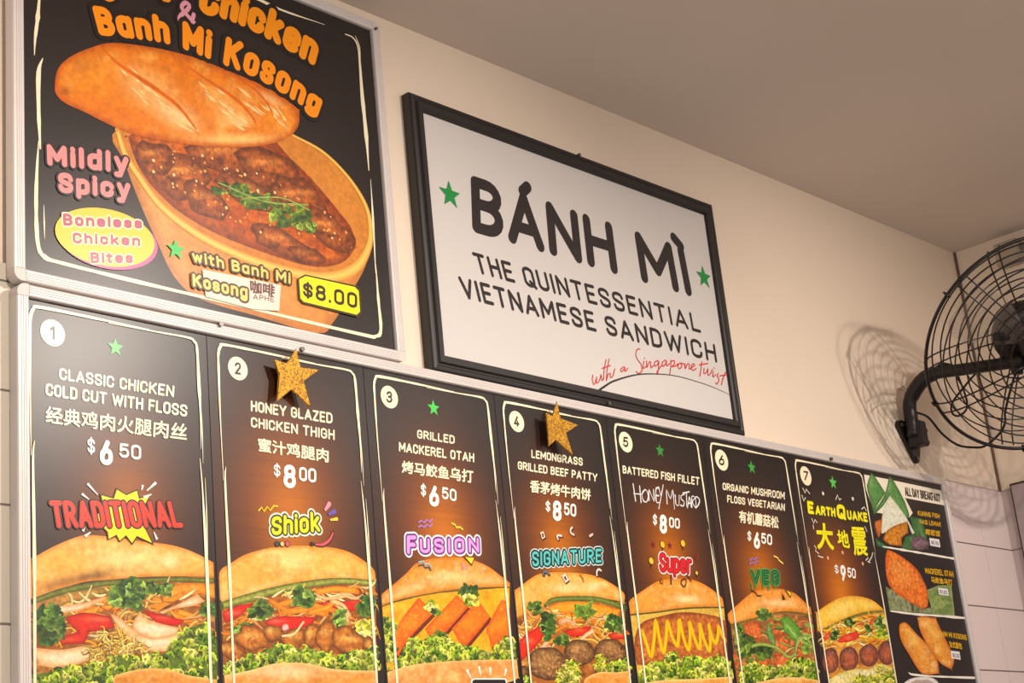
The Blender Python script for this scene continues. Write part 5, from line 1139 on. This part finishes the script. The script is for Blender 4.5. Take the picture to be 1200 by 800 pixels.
#@@STARS
# ------------------------------------------------------------------ two glitter stars stuck on the board
def glitter_star(c, outline, lift, label):
    P0 = np.array([wall_pt(c[0]+x/c[2], c[1]+y/c[2], DEP+lift) for x, y in outline])
    C = P0.mean(0); root = empty('glitter_star', (C[0], -DEP-.003, C[1])); tag(root, label, 'star', 'glitter stars on the menu board')
    bm = bmesh.new(); add_prism(bm, [tuple(q) for q in P0], -DEP-lift+.0025, -DEP-lift-.0015, .0006)
    from_bm('star_face', bm, M['gold'], root)
    box('foam_pad', (C[0]-.009, -DEP-lift+.0024, C[1]-.009), (C[0]+.009, -DEP-.0020, C[1]+.009), mat('foam_pad', (206, 196, 180), .9), root, .001)
glitter_star((240, 380, 3.636), [(388, 103), (405, 185), (487, 194), (418, 240), (449, 352), (368, 275), (308, 327), (318, 215), (295, 150), (350, 168)], .019, 'gold glitter star stuck at the top of the second menu panel')
glitter_star((570, 450, 4.706), [(388, 98), (405, 190), (505, 226), (435, 268), (474, 388), (380, 305), (343, 342), (338, 262), (328, 158), (364, 180)], .022, 'gold glitter star stuck at the top of the fourth menu panel')

#@@FAN
# ------------------------------------------------------------------ the wall fan
FC = Vector((4.096, -.444, 2.817)); FR = .308
n = Vector((.490, .571, .659)).normalized()                     # towards the motor at the back
ea = n.cross(Vector((0, 0, 1))).normalized(); eb = n.cross(ea).normalized()
def fp3(r, t, d): return FC+(ea*math.cos(t)+eb*math.sin(t))*r+n*d
fan = empty('wall_fan', (4.135, 0, 2.66))
tag(fan, 'black caged fan on a bent arm bolted to the cream wall right of the sign', 'fan')
def dome(r, back): return (.085 if back else .075)*math.sqrt(max(0, 1-(r/(FR+.002))**2.2))*(1 if back else -1)
def ap(px, py, y):
    d = (px-600)/FPX*RGT-(py-400)/FPX*UPV+_f; return CAM+d*((y+2.2)/d[1])
def guard(name, back):
    bm = bmesh.new()
    for k in range(7):
        r = .105+(.275-.105)*k/6
        add_tube(bm, [fp3(r, 2*math.pi*i/64, dome(r, back)) for i in range(64)], .0021, 6, True)
    for k in range(5):
        t0 = 2*math.pi*(k+.35 if back else k+.05)/5
        for s in (-1, 1):
            add_tube(bm, [fp3(r, t0+s*.022/max(r, .06)*(.55+.6*r), dome(r, back)+(.003 if back else -.003)) for r in np.linspace(.075, FR-.002, 12)], .0022, 6)
    if not back:
        add_tube(bm, [fp3(0, 0, -.082), fp3(0, 0, -.076)], .06, 28)
    else:
        add_tube(bm, [fp3(.085, 2*math.pi*i/48, dome(.085, True)) for i in range(48)], .003, 6, True)
    return from_bm(name, bm, M['wire'], fan, True)
guard('guard_back', True); guard('guard_front', False)
bm = bmesh.new(); add_tube(bm, [fp3(FR, 2*math.pi*i/96, 0) for i in range(96)], .0048, 10, True)
for k in range(6):
    t = 2*math.pi*(k+.5)/6; add_tube(bm, [fp3(FR-.006, t, .008), fp3(FR+.007, t, .008), fp3(FR+.007, t, -.008), fp3(FR-.006, t, -.008)], .0035, 6)
from_bm('guard_rim', bm, M['fan'], fan, True)
# blades, hub
for k in range(3):
    bm = bmesh.new(); t0 = 2*math.pi*k/3+1.45; rows = []
    for r, w, tw in ((.045, .30, .45), (.09, .40, .42), (.15, .44, .36), (.21, .42, .30), (.25, .34, .27), (.265, .22, .25)):
        row = []
        for j in range(7):
            s = (j/6-.5)*2
            row.append(fp3(r, t0+s*w+.10*(r/.26), -s*w*r*tw*.9-.01))
        rows.append(row)
    up = [[bm.verts.new(q+n*.001) for q in row] for row in rows]; dn = [[bm.verts.new(q-n*.001) for q in row] for row in rows]
    R_, C_ = len(rows), 7
    for i in range(R_-1):
        for j in range(C_-1):
            bm.faces.new((up[i][j], up[i][j+1], up[i+1][j+1], up[i+1][j])); bm.faces.new((dn[i][j], dn[i+1][j], dn[i+1][j+1], dn[i][j+1]))
    per = [(0, j) for j in range(C_)]+[(i, C_-1) for i in range(1, R_)]+[(R_-1, j) for j in range(C_-2, -1, -1)]+[(i, 0) for i in range(R_-2, 0, -1)]
    for a, b in zip(per, per[1:]+per[:1]): bm.faces.new((up[a[0]][a[1]], dn[a[0]][a[1]], dn[b[0]][b[1]], up[b[0]][b[1]]))
    from_bm('blade', bm, M['blade'], fan, True)
bm = bmesh.new(); add_tube(bm, [fp3(0, 0, d) for d in (-.045, -.038, .0, .03)], [.03, .048, .05, .05], 24); from_bm('hub', bm, M['fan'], fan, True)
# motor
bm = bmesh.new(); add_tube(bm, [fp3(0, 0, d) for d in (.030, .038, .058, .095, .120, .132, .134)], [.06, .084, .092, .089, .075, .045, .01], 32)
motor = from_bm('motor_housing', bm, M['fan'], fan, True)
bm = bmesh.new(); t = math.radians(200)
mp = fp3(.012, 2.5, .0265); add_tube(bm, [mp, mp-n*.004], .006, 12); from_bm('screw', bm, M['steel'], motor)
bm = bmesh.new(); k0 = ap(1182, 396, -.40); k1 = ap(1168, 394, -.395); add_tube(bm, [k0+(k1-k0)*t for t in (0, .55, .6, 1)], [.006, .006, .013, .012], 12); from_bm('knob', bm, M['fan'], motor)
# arm
AX = 4.115
def axp(px, py, X=AX):
    d = (px-600)/FPX*RGT-(py-400)/FPX*UPV+_f; return CAM+d*(X/d[0])
arm = [axp(1070, 512), axp(1068, 492), axp(1066, 472), axp(1073, 456), axp(1084, 443), axp(1098, 437), axp(1130, 432.5), axp(1175, 426), axp(1196, 423)]
AE = axp(1196, 423)
sm = smooth_curve([np.array(q) for q in arm], 4)
bm = bmesh.new(); add_tube(bm, [Vector(q) for q in sm], [.019]*10+[.021]*10+[.0170]*(len(sm)-20), 14)
add_tube(bm, [axp(1096, 432), axp(1104, 427), axp(1116, 428)], [.005, .008, .004], 8)
armo = from_bm('arm', bm, M['fan'], fan, True)
# yoke from arm end to motor
bm = bmesh.new(); mb = FC+n*.075
add_tube(bm, [axp(1184, 424.5), axp(1204, 421.5)], [.022, .026], 16)
add_tube(bm, [axp(1192, 428), axp(1192, 438)], .016, 12)
add_tube(bm, [axp(1176, 424), axp(1176, 415), axp(1178, 411)], [.012, .009, .004], 10)
add_tube(bm, [tuple(axp(1198, 421)), tuple(mb-Vector((0, 0, .06)))], [.020, .028], 12)
from_bm('tilt_bracket', bm, M['fan'], fan, True)
# wall plate: shield shape, with the socket and its clamp bolts
bm = bmesh.new()
PL = [(4.074, 2.700), (4.080, 2.716), (4.096, 2.720), (4.182, 2.720), (4.196, 2.714), (4.200, 2.700), (4.166, 2.612), (4.156, 2.602), (4.144, 2.602), (4.134, 2.612)]
add_prism(bm, PL, 0, -.012, .003); plate = from_bm('wall_plate', bm, M['fan'], fan)
bm = bmesh.new()
add_box(bm, (4.108, -.058, 2.640), (4.150, -.011, 2.712), .006)
for z in (2.69, 2.655): add_tube(bm, [(4.146, -.038, z), (4.160, -.038, z), (4.162, -.038, z), (4.170, -.038, z)], [.006, .006, .010, .010], 10)
from_bm('socket', bm, M['fan'], plate)
for q in ((4.092, 2.704), (4.182, 2.704), (4.150, 2.614)):
    bm = bmesh.new(); add_tube(bm, [(q[0], -.011, q[1]), (q[0], -.016, q[1])], .006, 10); from_bm('bolt', bm, M['steel'], plate)
# cable
def cable(name, pts, r=.0032):
    bm = bmesh.new(); add_tube(bm, [Vector(q) for q in smooth_curve(np.array(pts), 8)], r, 8); return from_bm(name, bm, M['cable'], fan, True)
cable('power_cable', [ap(1074, 483, -.05), ap(1088, 489, -.06), ap(1104, 508, -.09), ap(1122, 521, -.12), ap(1140, 524, -.16), ap(1155, 522, -.2), ap(1172, 507, -.25), ap(1178, 494, -.28), ap(1178, 482, -.31), axp(1186, 450, 4.10), axp(1192, 434, 4.10)])
cable('motor_lead', [ap(1148, 432, -.245), ap(1130, 453, -.17), ap(1116, 472, -.14), ap(1116, 484, -.14), ap(1124, 487, -.14), ap(1133, 478, -.14), ap(1131, 462, -.15), ap(1121, 436, -.185)], .0030)

#@@SMALL
# ------------------------------------------------------------------ small things by the corner
hk = bmesh.new(); hx, hz = wall_pt(1058, 455, .01)
add_tube(hk, [(hx, 0, hz), (hx, -.008, hz), (hx, -.012, hz+.004)], .0022, 8)
add_tube(hk, [(hx+.008*math.cos(a), -.011, hz+.006*math.sin(a)) for a in np.linspace(0, 2*math.pi, 20, endpoint=False)], .0018, 6, True)
tag(from_bm('hook', hk, mat('pale_hook', (206, 186, 160), .5), None, True), 'small pale eye hook in the wall beside the fan arm', 'hook')
jb = empty('junction_box', (CX-.02, -.19, 3.28)); tag(jb, 'pale junction box high on the side wall just under the ceiling', 'junction box')
box('box_body', (CX-.045, -.225, 3.235), (CX, -.150, 3.310), mat('pale_box_plastic', (170, 156, 138), .5), jb, .006)
box('lid', (CX-.050, -.221, 3.239), (CX-.0449, -.154, 3.306), mat('pale_lid_plastic', (178, 164, 146), .5), jb, .001)
bm = bmesh.new(); add_tube(bm, [(CX-.02, -.226, 3.285), (CX-.02, -.300, 3.285)], .010, 12)
from_bm('conduit', bm, mat('grey_conduit', (120, 112, 104), .5), jb)
cp = empty('cover_panel', (CX-.006, -.33, 1.2)); tag(cp, 'mauve grey panel with a dark edge on the tiled side wall', 'panel')
box('panel_edge', (CX-.0135, -.62, 1.2), (CX-.0075, -.040, 2.585), mat('dark_panel_edge', (60, 48, 48), .6), cp, .002)
box('panel_face', (CX-.0185, -.614, 1.21), (CX-.0134, -.046, 2.578), mat('mauve_panel_face', (170, 154, 156), .5), cp, .002)
